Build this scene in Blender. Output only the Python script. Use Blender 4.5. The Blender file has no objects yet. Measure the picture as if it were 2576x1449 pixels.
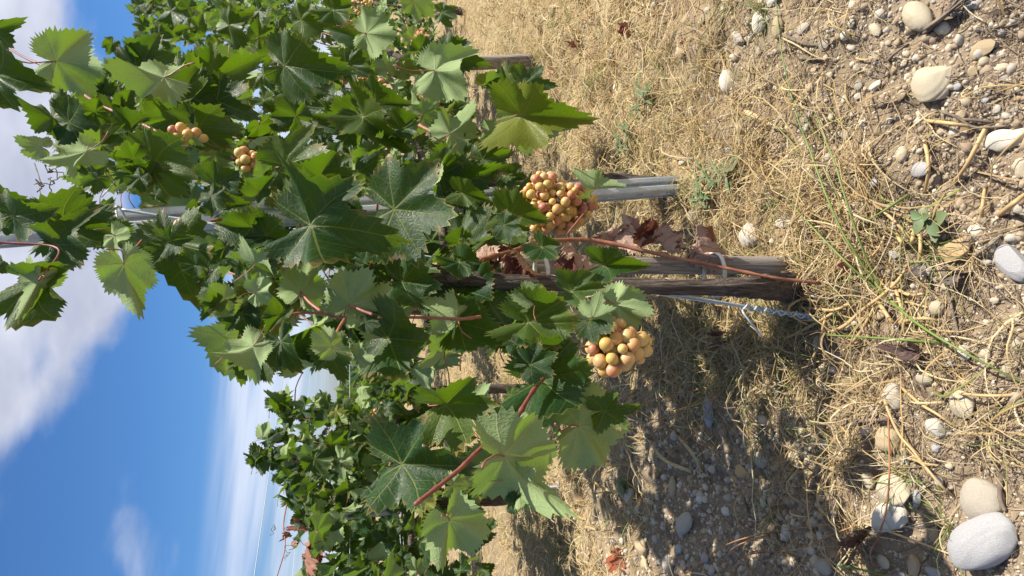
import bpy, math, random
import numpy as np
from mathutils import Vector, Matrix

# ------------------------------------------------------------------ camera, sky, sun, exposure
S = bpy.context.scene
F_PX, CAM_H, PITCH = 1750.0, 0.90, math.atan(408/1750)      # focal length in 2576-px units, metres, radians
cam_d = bpy.data.cameras.new('camera'); cam = bpy.data.objects.new('camera', cam_d); S.collection.objects.link(cam)
cam_d.sensor_fit = 'HORIZONTAL'; cam_d.sensor_width = 36; cam_d.lens = 36*F_PX/2576
cam_d.clip_start = .02; cam_d.clip_end = 5000
# phone held upright, picture stored on its side: world up points to the left of the frame
_up = Vector((0, math.sin(PITCH), math.cos(PITCH))); _fw = Vector((0, math.cos(PITCH), -math.sin(PITCH)))
_cx, _cy, _cz = -_up, Vector((1, 0, 0)), -_fw
cam.matrix_world = Matrix(((_cx.x, _cy.x, _cz.x, 0), (_cx.y, _cy.y, _cz.y, 0), (_cx.z, _cy.z, _cz.z, CAM_H), (0, 0, 0, 1)))
S.camera = cam
S.render.resolution_x, S.render.resolution_y = 1024, 576
SUN_AZ, SUN_EL = math.radians(88), math.radians(55)
sun_dir = Vector((math.sin(SUN_AZ)*math.cos(SUN_EL), math.cos(SUN_AZ)*math.cos(SUN_EL), math.sin(SUN_EL)))
sd = bpy.data.lights.new('sun', 'SUN'); sd.energy = 5.0; sd.angle = math.radians(.5); sd.color = (1, .93, .82)
sun = bpy.data.objects.new('sun', sd); S.collection.objects.link(sun)
sun.rotation_euler = sun_dir.to_track_quat('Z', 'Y').to_euler(); sun.location = (6, 3, 8)
S.view_settings.view_transform = 'Standard'; S.view_settings.look = 'None'
S.view_settings.gamma = 1; S.view_settings.use_curve_mapping = False; S.view_settings.exposure = .78
S.render.engine = 'CYCLES'

class NT:
    """tiny node-tree helper"""
    def __init__(s, tree): s.t = tree; tree.nodes.clear()
    def n(s, typ, ins=None, **props):
        nd = s.t.nodes.new(typ)
        for k, v in props.items(): setattr(nd, k, v)
        for k, v in (ins or {}).items(): s.set(nd, k, v)
        return nd
    def set(s, nd, k, v):
        sock = nd.inputs[k]
        if isinstance(v, bpy.types.NodeSocket): s.t.links.new(v, sock)
        elif isinstance(v, bpy.types.Node): s.t.links.new(v.outputs[0], sock)
        else: sock.default_value = v
    def m(s, op, a, b=0, c=0, clamp=False):
        nd = s.n('ShaderNodeMath', operation=op, use_clamp=clamp)
        for i, v in enumerate((a, b, c)): s.set(nd, i, v)
        return nd.outputs[0]
    def mix(s, f, a, b, blend='MIX'):
        nd = s.n('ShaderNodeMix', data_type='RGBA', blend_type=blend)
        s.set(nd, 0, f); s.set(nd, 6, a if not isinstance(a, tuple) else (*a, 1)); s.set(nd, 7, b if not isinstance(b, tuple) else (*b, 1))
        return nd.outputs[2]
    def noise(s, scale, vec=None, detail=3, rough=.55, dist=0):
        nd = s.n('ShaderNodeTexNoise', {'Scale': scale, 'Detail': detail, 'Roughness': rough, 'Distortion': dist})
        if vec is not None: s.set(nd, 'Vector', vec)
        return nd.outputs[0]
    def ss(s, v, a, b, lo=0., hi=1.):
        return s.n('ShaderNodeMapRange', {0: v, 1: a, 2: b, 3: lo, 4: hi}, interpolation_type='SMOOTHSTEP').outputs[0]
    def ramp(s, f, stops):
        nd = s.n('ShaderNodeValToRGB', {0: f}); cr = nd.color_ramp
        while len(cr.elements) < len(stops): cr.elements.new(.5)
        for e, (p, c) in zip(cr.elements, stops): e.position = p; e.color = (*c, 1)
        return nd.outputs[0]

W = bpy.data.worlds.new('World'); S.world = W; W.use_nodes = True
nt = NT(W.node_tree)
sky = nt.n('ShaderNodeTexSky', sky_type='NISHITA', sun_disc=False, sun_elevation=SUN_EL, sun_rotation=SUN_AZ, altitude=200, air_density=1.0, dust_density=.6, ozone_density=2.0)
tc = nt.n('ShaderNodeTexCoord'); sep = nt.n('ShaderNodeSeparateXYZ', {0: tc.outputs['Generated']})
dx, dy, dz = sep.outputs
az = nt.m('ARCTAN2', dx, dy); el = nt.m('ARCSINE', dz)
skyc = nt.mix(1.0, sky.outputs[0], nt.mix(nt.ss(el, .0, .22), (.80, .86, 1.08), (.50, .86, 1.26)), 'MULTIPLY')
# cumulus bank: soft fractal clouds on a flat layer, thick towards a bank high over the vine row
zz = nt.m('MAXIMUM', dz, .02)
pl = nt.n('ShaderNodeCombineXYZ', {0: nt.m('DIVIDE', dx, nt.m('ADD', zz, .22)), 1: nt.m('DIVIDE', dy, nt.m('ADD', zz, .22)), 2: 3.7})
cl = nt.noise(1.9, pl, 7, .5, .25)
bank = nt.m('MULTIPLY', nt.ss(nt.m('ADD', el, nt.m('MULTIPLY', nt.m('MINIMUM', az, 0), .5)), .215, .335), nt.ss(az, -.25, -.13))
cover = nt.m('ADD', cl, nt.m('MULTIPLY', bank, .40))
cum = nt.m('MULTIPLY', nt.ss(cover, .60, .86), nt.ss(el, .03, .12))
# cirrus streaks low over the horizon
st = nt.n('ShaderNodeCombineXYZ', {0: nt.m('MULTIPLY', az, 1.1), 1: nt.m('ADD', nt.m('MULTIPLY', el, 15), nt.m('MULTIPLY', az, 1.3)), 2: 1.0})
cir = nt.m('MULTIPLY', nt.m('MULTIPLY', nt.ss(nt.noise(1.6, st, 4, .5), .36, .66), nt.ss(el, .19, .135)), .85)
cshade = nt.mix(nt.ss(nt.noise(2.6, pl, 4), .3, .7), (4.9, 5.2, 6.4), (8.0, 8.2, 9.2))
c1 = nt.mix(cir, skyc, (7.6, 8.2, 9.6))
c2 = nt.mix(nt.m('MULTIPLY', cum, .93), c1, cshade)
bg = nt.n('ShaderNodeBackground', {0: c2, 1: .064}); out = nt.n('ShaderNodeOutputWorld', {0: bg})

# ------------------------------------------------------------------ geometry helpers
rng = np.random.default_rng(11); R = random.Random(5)
CAM = np.array([0, 0, CAM_H]); CP, SP = math.cos(PITCH), math.sin(PITCH)
REG = {'A': (0, 0, .4969), 'B': (960, 0, .4969), 'C': (1920, 0, .4969), 'D': (2880, 0, .4969), 'E': (0, 720, .4969), 'F': (960, 720, .4969),
       'M': (1920, 720, .4969), 'I': (2880, 720, .4969), 'H': (960, 1440, .4969), 'G': (1920, 1440, .4969), 'J': (2880, 1440, .4969), 'X': (1700, 850, .4141),
       'V': (900, 1300, .5935), 'W': (2300, 850, .31056)}
def px(r, x, y):                                   # note on a photo crop -> 2576-px picture coordinates
    if r == '': return x, y
    ox, oy, k = REG[r]; return (ox+x*k)*.67083, (oy+y*k)*.67083
def ray(x, y):
    a, b = 724.5-y, x-1288
    return np.array([a/F_PX, CP-SP*b/F_PX, -SP-CP*b/F_PX])
def ground_at(x, y, z=0.):
    d = ray(x, y); return CAM+d*((z-CAM_H)/d[2])
def project(p):                                    # world -> picture coordinates and depth
    q = np.atleast_2d(p)-CAM; dep = q[:, 1]*CP-q[:, 2]*SP; up = q[:, 1]*SP+q[:, 2]*CP
    dep_ = np.where(dep < .05, .05, dep)
    return 1288-up/dep_*F_PX, 724.5-q[:, 0]/dep_*F_PX, dep
P1, P2 = ground_at(2000, 690), ground_at(1712, 458)
RD = (P2-P1)/np.linalg.norm(P2-P1); RN = np.array([RD[1], -RD[0], 0.])       # row direction; RN points to the sunny near side
def on_row(x, y, off=0.):                          # a vertical plane parallel to the row, off metres to the near side
    r = ray(x, y); t = float(((P1+RN*off)-CAM)@RN/(r@RN)); return CAM+r*t, t
def rowp(s, off=0, z=0): return P1+RD*s+RN*off+np.array([0, 0, z])

def h2(ix, iy, seed):
    v = (ix.astype(np.int64)*374761393+iy.astype(np.int64)*668265263+seed*974634777) & 0xffffffff
    v = ((v ^ (v >> 13))*1274126177) & 0xffffffff
    return ((v ^ (v >> 16)) & 0xffff)/65535.
def vnoise(x, y, seed=0):
    x, y = np.asarray(x, float), np.asarray(y, float); ix, iy = np.floor(x), np.floor(y); fx, fy = x-ix, y-iy
    fx, fy = fx*fx*(3-2*fx), fy*fy*(3-2*fy)
    a, b, c, d = h2(ix, iy, seed), h2(ix+1, iy, seed), h2(ix, iy+1, seed), h2(ix+1, iy+1, seed)
    return (a*(1-fx)+b*fx)*(1-fy)+(c*(1-fx)+d*fx)*fy-.5
def gh(x, y):
    x, y = np.asarray(x, float), np.asarray(y, float)
    r = np.hypot(x, y-1.2); fade = 1/(1+(r/6)**2)
    h = .05*vnoise(x/.7, y/.7, 1)+.024*vnoise(x/.21, y/.21, 2)
    h = h+fade*(.024*vnoise(x/.07, y/.07, 3)+.016*vnoise(x/.03, y/.03, 4))
    return h-.004
def gz(p): return float(gh(p[0], p[1]))
def on_ground(x, y, lift=0.):
    p = ground_at(x, y)
    for _ in range(4): p = ground_at(x, y, gz(p)+lift)
    return p

COL = S.collection
def mesh(name, v, f, mats=(), mi=None, smooth=True):
    me = bpy.data.meshes.new(name); v = np.asarray(v, np.float32)
    if isinstance(f, np.ndarray):
        k = f.shape[1]; n = len(f)
        me.vertices.add(len(v)); me.vertices.foreach_set('co', v.ravel())
        me.loops.add(n*k); me.loops.foreach_set('vertex_index', f.ravel().astype(np.int32))
        me.polygons.add(n); me.polygons.foreach_set('loop_start', np.arange(0, n*k, k, dtype=np.int32))
        me.update(calc_edges=True)
    else:
        me.from_pydata([tuple(map(float, q)) for q in v], [], f)
    for m in mats: me.materials.append(m)
    if mi is not None: me.polygons.foreach_set('material_index', np.asarray(mi, np.int32))
    me.polygons.foreach_set('use_smooth', np.full(len(me.polygons), smooth)); me.update()
    return me
def link(name, me, parent=None, mw=None, label=None, cat=None, group=None, kind=None):
    o = bpy.data.objects.new(name, me); COL.objects.link(o)
    if mw is not None: o.matrix_basis = mw
    if parent is not None:
        o.parent = parent; o.matrix_parent_inverse = Matrix.Translation(-parent_world(parent))
    for k, v in (('label', label), ('category', cat), ('group', group), ('kind', kind)):
        if v: o[k] = v
    return o
PW = {}
def parent_world(p):
    return PW.get(p.name, Vector((0, 0, 0)))
def thing(name, loc, label, cat, group=None):
    o = bpy.data.objects.new(name, None); COL.objects.link(o); o.empty_display_size = .05
    o.location = Vector(loc); PW[o.name] = Vector(loc); o['label'] = label; o['category'] = cat
    if group: o['group'] = group
    return o
def crs(pts, n):                                   # Catmull-Rom through points
    p = np.asarray(pts, float); p = np.vstack([2*p[0]-p[1], p, 2*p[-1]-p[-2]]); out = []
    k = len(p)-3; ts = np.linspace(0, k-1e-6, n)
    for t in ts:
        i = int(t); u = t-i; a, b, c, d = p[i:i+4]
        out.append(.5*((2*b)+(-a+c)*u+(2*a-5*b+4*c-d)*u*u+(-a+3*b-3*c+d)*u**3))
    return np.array(out)
def frames(P):
    T = np.gradient(P, axis=0); T /= np.linalg.norm(T, axis=1, keepdims=True)+1e-12
    ref = np.array([0, 0, 1.]) if abs(T[0][2]) < .9 else np.array([1., 0, 0]); N = []
    n = np.cross(T[0], ref)
    for t in T:
        n = n-t*(n@t); n = n/(np.linalg.norm(n)+1e-12); N.append(n)
    N = np.array(N); return T, N, np.cross(T, N)
def tube(pts, rad, ring=8, n=None, smooth=True, mod=None):
    P = crs(pts, n) if n else np.asarray(pts, float); n = len(P)
    rad = np.interp(np.linspace(0, 1, n), np.linspace(0, 1, len(rad)), rad) if np.ndim(rad) else np.full(n, rad)
    T, N, B = frames(P); a = np.linspace(0, 2*np.pi, ring, endpoint=False)
    rr = rad[:, None]*np.ones((1, ring))
    if mod is not None: rr = rr*mod(np.linspace(0, 1, n)[:, None], a[None, :])
    V = P[:, None]+rr[..., None]*(N[:, None]*np.cos(a)[None, :, None]+B[:, None]*np.sin(a)[None, :, None])
    V = V.reshape(-1, 3); i, j = np.meshgrid(np.arange(n-1), np.arange(ring), indexing='ij'); j2 = (j+1) % ring
    Fq = np.stack([i*ring+j, i*ring+j2, (i+1)*ring+j2, (i+1)*ring+j], -1).reshape(-1, 4)
    fl = [tuple(map(int, q)) for q in Fq]+[tuple(range(ring-1, -1, -1)), tuple(range((n-1)*ring, n*ring))]
    return V, fl
def join(parts):
    V, Fs, o = [], [], 0
    for v, f in parts:
        V.append(v); Fs += [tuple(k+o for k in q) for q in f]; o += len(v)
    return np.vstack(V), Fs

# ------------------------------------------------------------------ materials
def mat(name):
    m = bpy.data.materials.new(name); m.use_nodes = True; return m, NT(m.node_tree)
def finish(t, bsdf): t.n('ShaderNodeOutputMaterial', {0: bsdf})
def objcoord(t): return t.n('ShaderNodeTexCoord').outputs['Object']
def principled(t, col, rough=.7, bump=None, bs=.3, bd=.002, **kw):
    ins = {'Base Color': col if not isinstance(col, tuple) else (*col, 1), 'Roughness': rough}; ins.update(kw)
    if bump is not None: ins['Normal'] = t.n('ShaderNodeBump', {'Height': bump, 'Strength': bs, 'Distance': bd})
    return t.n('ShaderNodeBsdfPrincipled', ins)

def leaf_material(name, dry=False):
    m, t = mat(name)
    uv = t.n('ShaderNodeUVMap', uv_map='vein'); sp = t.n('ShaderNodeSeparateXYZ', {0: uv.outputs[0]}); s, tt = sp.outputs[0], t.m('ABSOLUTE', sp.outputs[1])
    fl = t.n('ShaderNodeUVMap', uv_map='flat').outputs[0]
    oi = t.n('ShaderNodeObjectInfo'); rnd = oi.outputs['Random']
    off = t.n('ShaderNodeVectorMath', {0: fl, 1: t.n('ShaderNodeCombineXYZ', {0: t.m('MULTIPLY', rnd, 37.), 1: t.m('MULTIPLY', rnd, 91.), 2: 0})}, operation='ADD').outputs[0]
    edge = t.n('ShaderNodeAttribute', attribute_name='edge').outputs['Fac']
    w = t.m('MULTIPLY', t.m('SUBTRACT', 1.05, s), .012)
    main = t.ss(tt, t.m('ADD', w, .006), t.m('MULTIPLY', w, .5))
    q = t.m('SUBTRACT', s, t.m('MULTIPLY', tt, .85)); fr = t.m('ABSOLUTE', t.m('SUBTRACT', t.m('FRACT', t.m('MULTIPLY', q, 6.2)), .5))
    sec = t.m('MULTIPLY', t.ss(fr, .44, .49), t.ss(tt, .42, .02)); 
    vein = t.m('MAXIMUM', main, t.m('MULTIPLY', sec, .55))
    vor = t.n('ShaderNodeTexVoronoi', {'Vector': off, 'Scale': 17.}, feature='DISTANCE_TO_EDGE').outputs[0]
    cell = t.ss(vor, 0, .28)
    big = t.noise(2.2, off, 3)
    if not dry:
        base = t.ramp(big, [(.28, (.0045, .023, .0085)), (.52, (.007, .033, .009)), (.78, (.018, .053, .009))])
        base = t.mix(t.m('MULTIPLY', t.m('SUBTRACT', 1, cell), .18), base, (.04, .09, .02))
        base = t.mix(oi.outputs['Alpha'], oi.outputs['Color'], base)       # a few leaves turn yellow
        front = t.mix(t.m('MULTIPLY', vein, .50), base, (.19, .23, .05))
        front = t.mix(t.m('MULTIPLY', t.ss(edge, .965, 1.0), .55), front, (.26, .26, .05))
        front = t.mix(t.m('MULTIPLY', t.ss(t.m('ADD', edge, t.m('MULTIPLY', t.noise(3.5, off, 3), .9)), 1.40, 1.54), .6), front, (.19, .12, .04))
        spots = t.ss(t.noise(9., off, 2), .74, .80)
        front = t.mix(t.m('MULTIPLY', spots, .6), front, (.22, .14, .04))
        back = t.mix(t.noise(3, off, 2), (.23, .32, .145), (.30, .38, .185))
        back = t.mix(t.m('MULTIPLY', vein, .6), back, (.38, .42, .22))
        trans = t.mix(t.m('MULTIPLY', vein, .5), t.mix(t.noise(1.3, off, 1), (.13, .34, .008), (.28, .43, .012)), (.34, .32, .06)); tf = .23
        rf, rb = .50, .9
    else:
        front = t.mix(t.ss(big, .35, .7), (.085, .026, .024), (.19, .09, .068))
        back = t.mix(big, (.50, .36, .27), (.36, .23, .17))
        col = oi.outputs['Color']; front = t.mix(oi.outputs['Alpha'], col, front); back = t.mix(t.m('ADD', oi.outputs['Alpha'], .15), col, back)
        front = t.mix(t.m('MULTIPLY', vein, .4), front, (.08, .02, .015)); back = t.mix(t.m('MULTIPLY', vein, .5), back, (.22, .10, .07))
        trans = t.mix(.5, front, (.5, .2, .08)); tf = .15; rf, rb = .75, .9
    hgt = t.m('ADD', t.m('MULTIPLY', cell, .35), t.m('ADD', t.m('MULTIPLY', sec, -.35), t.m('MULTIPLY', main, -.8)))
    geo = t.n('ShaderNodeNewGeometry'); bf = geo.outputs['Backfacing']
    bump = t.n('ShaderNodeBump', {'Height': hgt, 'Strength': .5, 'Distance': .0013})
    pf = t.n('ShaderNodeBsdfPrincipled', {'Base Color': front, 'Roughness': t.ss(t.noise(5, off, 2), .3, .7, rf-.06, rf+.12), 'Specular IOR Level': .32 if not dry else .2, 'Normal': bump})
    pb = t.n('ShaderNodeBsdfPrincipled', {'Base Color': back, 'Roughness': rb, 'Specular IOR Level': .15, 'Normal': bump})
    two = t.n('ShaderNodeMixShader', {0: bf, 1: pf.outputs[0], 2: pb.outputs[0]})
    tr = t.n('ShaderNodeBsdfTranslucent', {0: trans, 'Normal': bump})
    finish(t, t.n('ShaderNodeMixShader', {0: tf, 1: two.outputs[0], 2: tr.outputs[0]}).outputs[0])
    return m
M_LEAF, M_DRY = leaf_material('vine_leaf'), leaf_material('withered_leaf', True)

def simple(name, c1, c2, scale, rough=.7, bs=.3, bd=.002, stretch=None, detail=4, bscale=None, **kw):
    m, t = mat(name); v = objcoord(t)
    if stretch: v = t.n('ShaderNodeMapping', {0: v, 3: stretch}).outputs[0]
    nz = t.noise(scale, v, detail)
    finish(t, principled(t, t.mix(t.ss(nz, .3, .7), c1, c2), rough, t.noise(bscale or scale*3, v, detail), bs, bd, **kw).outputs[0]); return m
M_PETIOLE = simple('petiole_skin', (.27, .075, .075), (.33, .15, .085), 60, .5)
M_CANE = simple('cane_bark', (.21, .075, .045), (.34, .145, .075), 45, .55, .4, .001)
M_CANE_G = simple('cane_skin', (.16, .045, .04), (.25, .085, .055), 45, .5, .3, .001)
M_BARK = simple('vine_bark', (.055, .04, .032), (.17, .135, .11), 16, .95, 1.0, .008, (9, 9, .8), 6)
M_TWIG = simple('twig_bark', (.10, .075, .06), (.24, .19, .14), 40, .9, .5, .001)
def wood():
    m, t = mat('weathered_wood'); v = objcoord(t)
    g = t.n('ShaderNodeMapping', {0: v, 3: (38, 38, 1.6)}).outputs[0]
    a = t.noise(3, g, 6, .6, .4); b = t.noise(1.2, t.n('ShaderNodeMapping', {0: v, 3: (9, 9, 3)}).outputs[0], 3)
    c = t.ramp(a, [(.30, (.075, .06, .048)), (.46, (.23, .20, .165)), (.62, (.33, .295, .25)), (.8, (.42, .38, .33))])
    c = t.mix(t.m('MULTIPLY', t.ss(b, .5, .75), .5), c, (.20, .155, .115))
    finish(t, principled(t, c, .9, a, .8, .004).outputs[0]); return m
M_WOOD = wood()
def zinc():
    m, t = mat('galvanised_steel'); v = objcoord(t)
    vo = t.n('ShaderNodeTexVoronoi', {'Vector': v, 'Scale': 140.}); a = t.noise(9, t.n('ShaderNodeMapping', {0: v, 3: (3, 3, .7)}).outputs[0], 5)
    c = t.mix(t.ss(a, .35, .7), (.55, .61, .65), (.42, .48, .53)); c = t.mix(.10, c, vo.outputs['Color'])
    c = t.mix(t.m('MULTIPLY', t.ss(t.noise(3.2, v, 5), .60, .72), .35), c, (.25, .19, .13))
    finish(t, principled(t, c, t.ss(a, .3, .7, .38, .58), a, .12, .001, Metallic=.25).outputs[0]); return m
M_ZINC = zinc()
M_WIRE = simple('wire_steel', (.40, .47, .50), (.52, .58, .61), 80, .5, .1, .0005, Metallic=.25)
M_TIE = simple('white_tie', (.55, .53, .47), (.70, .69, .64), 60, .5, .2, .001)
def straw_mat():
    m, t = mat('straw'); c = t.n('ShaderNodeAttribute', attribute_name='tint').outputs['Color']
    nz = t.noise(55, objcoord(t), 2); c = t.mix(t.m('MULTIPLY', nz, .5), c, t.mix(1, c, (.62, .55, .48), 'MULTIPLY'))
    p = principled(t, c, .6, None, **{'Specular IOR Level': .3}); tr = t.n('ShaderNodeBsdfTranslucent', {0: c})
    finish(t, t.n('ShaderNodeMixShader', {0: .22, 1: p.outputs[0], 2: tr.outputs[0]}).outputs[0]); return m
M_STRAW = straw_mat()
def stalk_mat(name, c1, c2, tr=.1):
    m, t = mat(name); oi = t.n('ShaderNodeObjectInfo'); v = objcoord(t)
    c = t.mix(t.noise(30, v, 3), c1, c2); c = t.mix(t.m('MULTIPLY', oi.outputs['Random'], .3), c, (.35, .24, .13))
    finish(t, principled(t, c, .55, t.noise(150, v, 2), .3, .0006).outputs[0]); return m
M_STALK = stalk_mat('dry_stem', (.58, .42, .19), (.42, .27, .12))
M_RUST = stalk_mat('rusty_stem', (.36, .15, .06), (.26, .11, .05))
M_GREEN = stalk_mat('green_blade', (.075, .19, .02), (.14, .24, .035))
M_WEED = stalk_mat('weed_leaf', (.055, .12, .045), (.12, .19, .085))
M_EAR = simple('seed_head', (.62, .48, .25), (.46, .33, .15), 120, .8, .6, .002)
M_HEAD = simple('brown_seed_head', (.24, .10, .045), (.36, .19, .09), 220, .9, .8, .002)
def soil():
    m, t = mat('dry_soil'); v = objcoord(t); st = t.n('ShaderNodeAttribute', attribute_name='straw').outputs['Fac']
    a = t.noise(2.5, v, 6, .6); b = t.noise(38, v, 5, .7); f = t.noise(170, v, 4, .7)
    c = t.ramp(t.m('ADD', t.m('MULTIPLY', a, .45), t.m('MULTIPLY', b, .55)), [(.30, (.125, .093, .065)), (.5, (.235, .183, .130)), (.72, (.335, .275, .205))])
    c = t.mix(t.m('MULTIPLY', t.ss(f, .5, .75), .4), c, (.20, .145, .095))
    g = t.noise(14, t.n('ShaderNodeMapping', {0: v, 3: (2, 2, 1)}).outputs[0], 6, .75)
    sc = t.ramp(g, [(.3, (.17, .118, .062)), (.5, (.35, .265, .138)), (.7, (.48, .38, .205))])
    c = t.mix(t.m('MULTIPLY', st, .75), c, sc)
    finish(t, principled(t, c, .95, t.m('ADD', t.m('MULTIPLY', b, .6), t.m('MULTIPLY', f, .4)), .9, .006, **{'Specular IOR Level': .1}).outputs[0]); return m
M_SOIL = soil()
def stone_mat():
    m, t = mat('river_stone'); oi = t.n('ShaderNodeObjectInfo'); c0 = oi.outputs['Color']
    v = t.n('ShaderNodeVectorMath', {0: objcoord(t), 1: t.n('ShaderNodeCombineXYZ', {0: t.m('MULTIPLY', oi.outputs['Random'], 20), 1: t.m('MULTIPLY', oi.outputs['Random'], 7), 2: 0})}, operation='ADD').outputs[0]
    a = t.noise(22, v, 5, .65); b = t.noise(110, v, 4, .7); k = t.noise(9, t.n('ShaderNodeMapping', {0: v, 2: (.5, .4, 0), 3: (1, 5, 1)}).outputs[0], 4, .6)
    c = t.mix(t.m('MULTIPLY', t.ss(a, .42, .68), .6), c0, t.mix(1, c0, (.80, .68, .50), 'MULTIPLY'))
    c = t.mix(t.m('MULTIPLY', t.ss(k, .58, .66), .35), c, t.mix(1, c0, (1.12, 1.1, 1.06), 'MULTIPLY'))
    c = t.mix(t.m('MULTIPLY', t.ss(b, .50, .78), .38), c, (.28, .215, .14))
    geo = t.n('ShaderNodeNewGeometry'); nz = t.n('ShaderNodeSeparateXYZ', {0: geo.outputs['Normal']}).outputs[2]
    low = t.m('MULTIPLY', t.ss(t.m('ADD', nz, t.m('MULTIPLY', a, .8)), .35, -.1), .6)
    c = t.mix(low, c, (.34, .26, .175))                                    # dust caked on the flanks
    finish(t, principled(t, c, .85, t.m('ADD', a, t.m('MULTIPLY', b, .5)), .6, .004, **{'Specular IOR Level': .25}).outputs[0]); return m
M_STONE = stone_mat()
def berry_mat():
    m, t = mat('grape_skin'); oi = t.n('ShaderNodeObjectInfo'); v = objcoord(t); rnd = oi.outputs['Random']
    vv = t.n('ShaderNodeVectorMath', {0: v, 1: t.n('ShaderNodeCombineXYZ', {0: t.m('MULTIPLY', rnd, 3), 1: rnd, 2: 0})}, operation='ADD').outputs[0]
    c = t.ramp(rnd, [(0, (.52, .37, .075)), (.35, (.57, .46, .15)), (.7, (.54, .36, .10)), (.92, (.50, .24, .12)), (1, (.32, .10, .08))])
    c = t.mix(t.m('MULTIPLY', t.ss(t.noise(60, vv, 3), .42, .68), .6), c, (.56, .24, .15))
    c = t.mix(t.m('MULTIPLY', t.ss(t.noise(50, vv, 4), .45, .8), .45), c, (.64, .52, .44))
    c = t.mix(t.ss(t.noise(420, vv, 1), .76, .80), c, (.14, .06, .03))
    finish(t, principled(t, c, .42, None, **{'Subsurface Weight': .7, 'Subsurface Radius': (.012, .006, .002), 'Subsurface Scale': 1.0, 'Specular IOR Level': .45}).outputs[0]); return m
M_BERRY = berry_mat()

# ------------------------------------------------------------------ ground sheet
DENS = np.array([(1200,30,.9),(1350,100,1),(1500,100,.8),(1650,150,.55),(1800,80,.35),(1700,300,.8),(1600,350,.9),(1500,420,.9),(1850,300,.4),(2000,100,.14),(2200,150,.12),(2450,120,.06),
 (2000,350,.27),(2200,350,.15),(2450,300,.14),(1800,500,1),(1950,520,1),(2050,600,.9),(2150,450,.5),(2350,500,.18),(2500,550,.13),(1900,850,.85),(1750,880,.9),(2150,850,.42),(2300,750,.3),(2500,750,.15),
 (2150,1000,.45),(2400,950,.28),(2550,1000,.28),(2050,1150,.35),(2200,1200,.3),(2300,1350,.17),(2500,1300,.15),(1950,1050,.3),(1800,1200,.08),(1650,1100,.15),(1700,1350,.08),(1900,1400,.12),(1550,1250,.25),
 (1450,1200,.6),(1350,1350,.95),(1250,1250,.6),(1250,1420,.4),(1150,950,1),(1250,900,1),(1400,950,.6),(1100,1300,.9),(950,700,.8),(2576,1449,.18),(2576,0,.05)])
def straw_density(p):
    p = np.atleast_2d(p); x, y, dep = project(np.column_stack([p[:, 0], p[:, 1], np.zeros(len(p))]))
    x, y = np.clip(x, 950, 2700), np.clip(y, -150, 1600)
    w = 1/((x[:, None]-DENS[:, 0])**2+(y[:, None]-DENS[:, 1])**2+900)**1.5
    d = (w*DENS[:, 2]).sum(1)/w.sum(1)
    return np.where(dep < .2, .4, d)
def axis_coords(c0, c1, step, far, grow=1.18):
    a = list(np.arange(c0, c1, step)); s = step; q = a[-1]
    while q < far: s *= grow; q += s; a.append(q)
    s = step; q = a[0]; b = []
    while q > -far: s *= grow; q -= s; b.append(q)
    return np.array(b[::-1]+a)
gx, gy = axis_coords(-1.2, 1.5, .011, 900), axis_coords(.45, 3.2, .011, 900)
GX, GY = np.meshgrid(gx, gy, indexing='ij'); GZ = gh(GX, GY)
gv = np.column_stack([GX.ravel(), GY.ravel(), GZ.ravel()]); ny = len(gy)
i, j = np.meshgrid(np.arange(len(gx)-1), np.arange(ny-1), indexing='ij')
gf = np.stack([i*ny+j, (i+1)*ny+j, (i+1)*ny+j+1, i*ny+j+1], -1).reshape(-1, 4)
gme = mesh('ground', gv, gf, [M_SOIL])
at = gme.attributes.new('straw', 'FLOAT', 'POINT')
sdv = np.concatenate([straw_density(c) for c in np.array_split(gv, 40)]).astype(np.float32)
at.data.foreach_set('value', sdv)
link('ground', gme, kind='structure')

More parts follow.
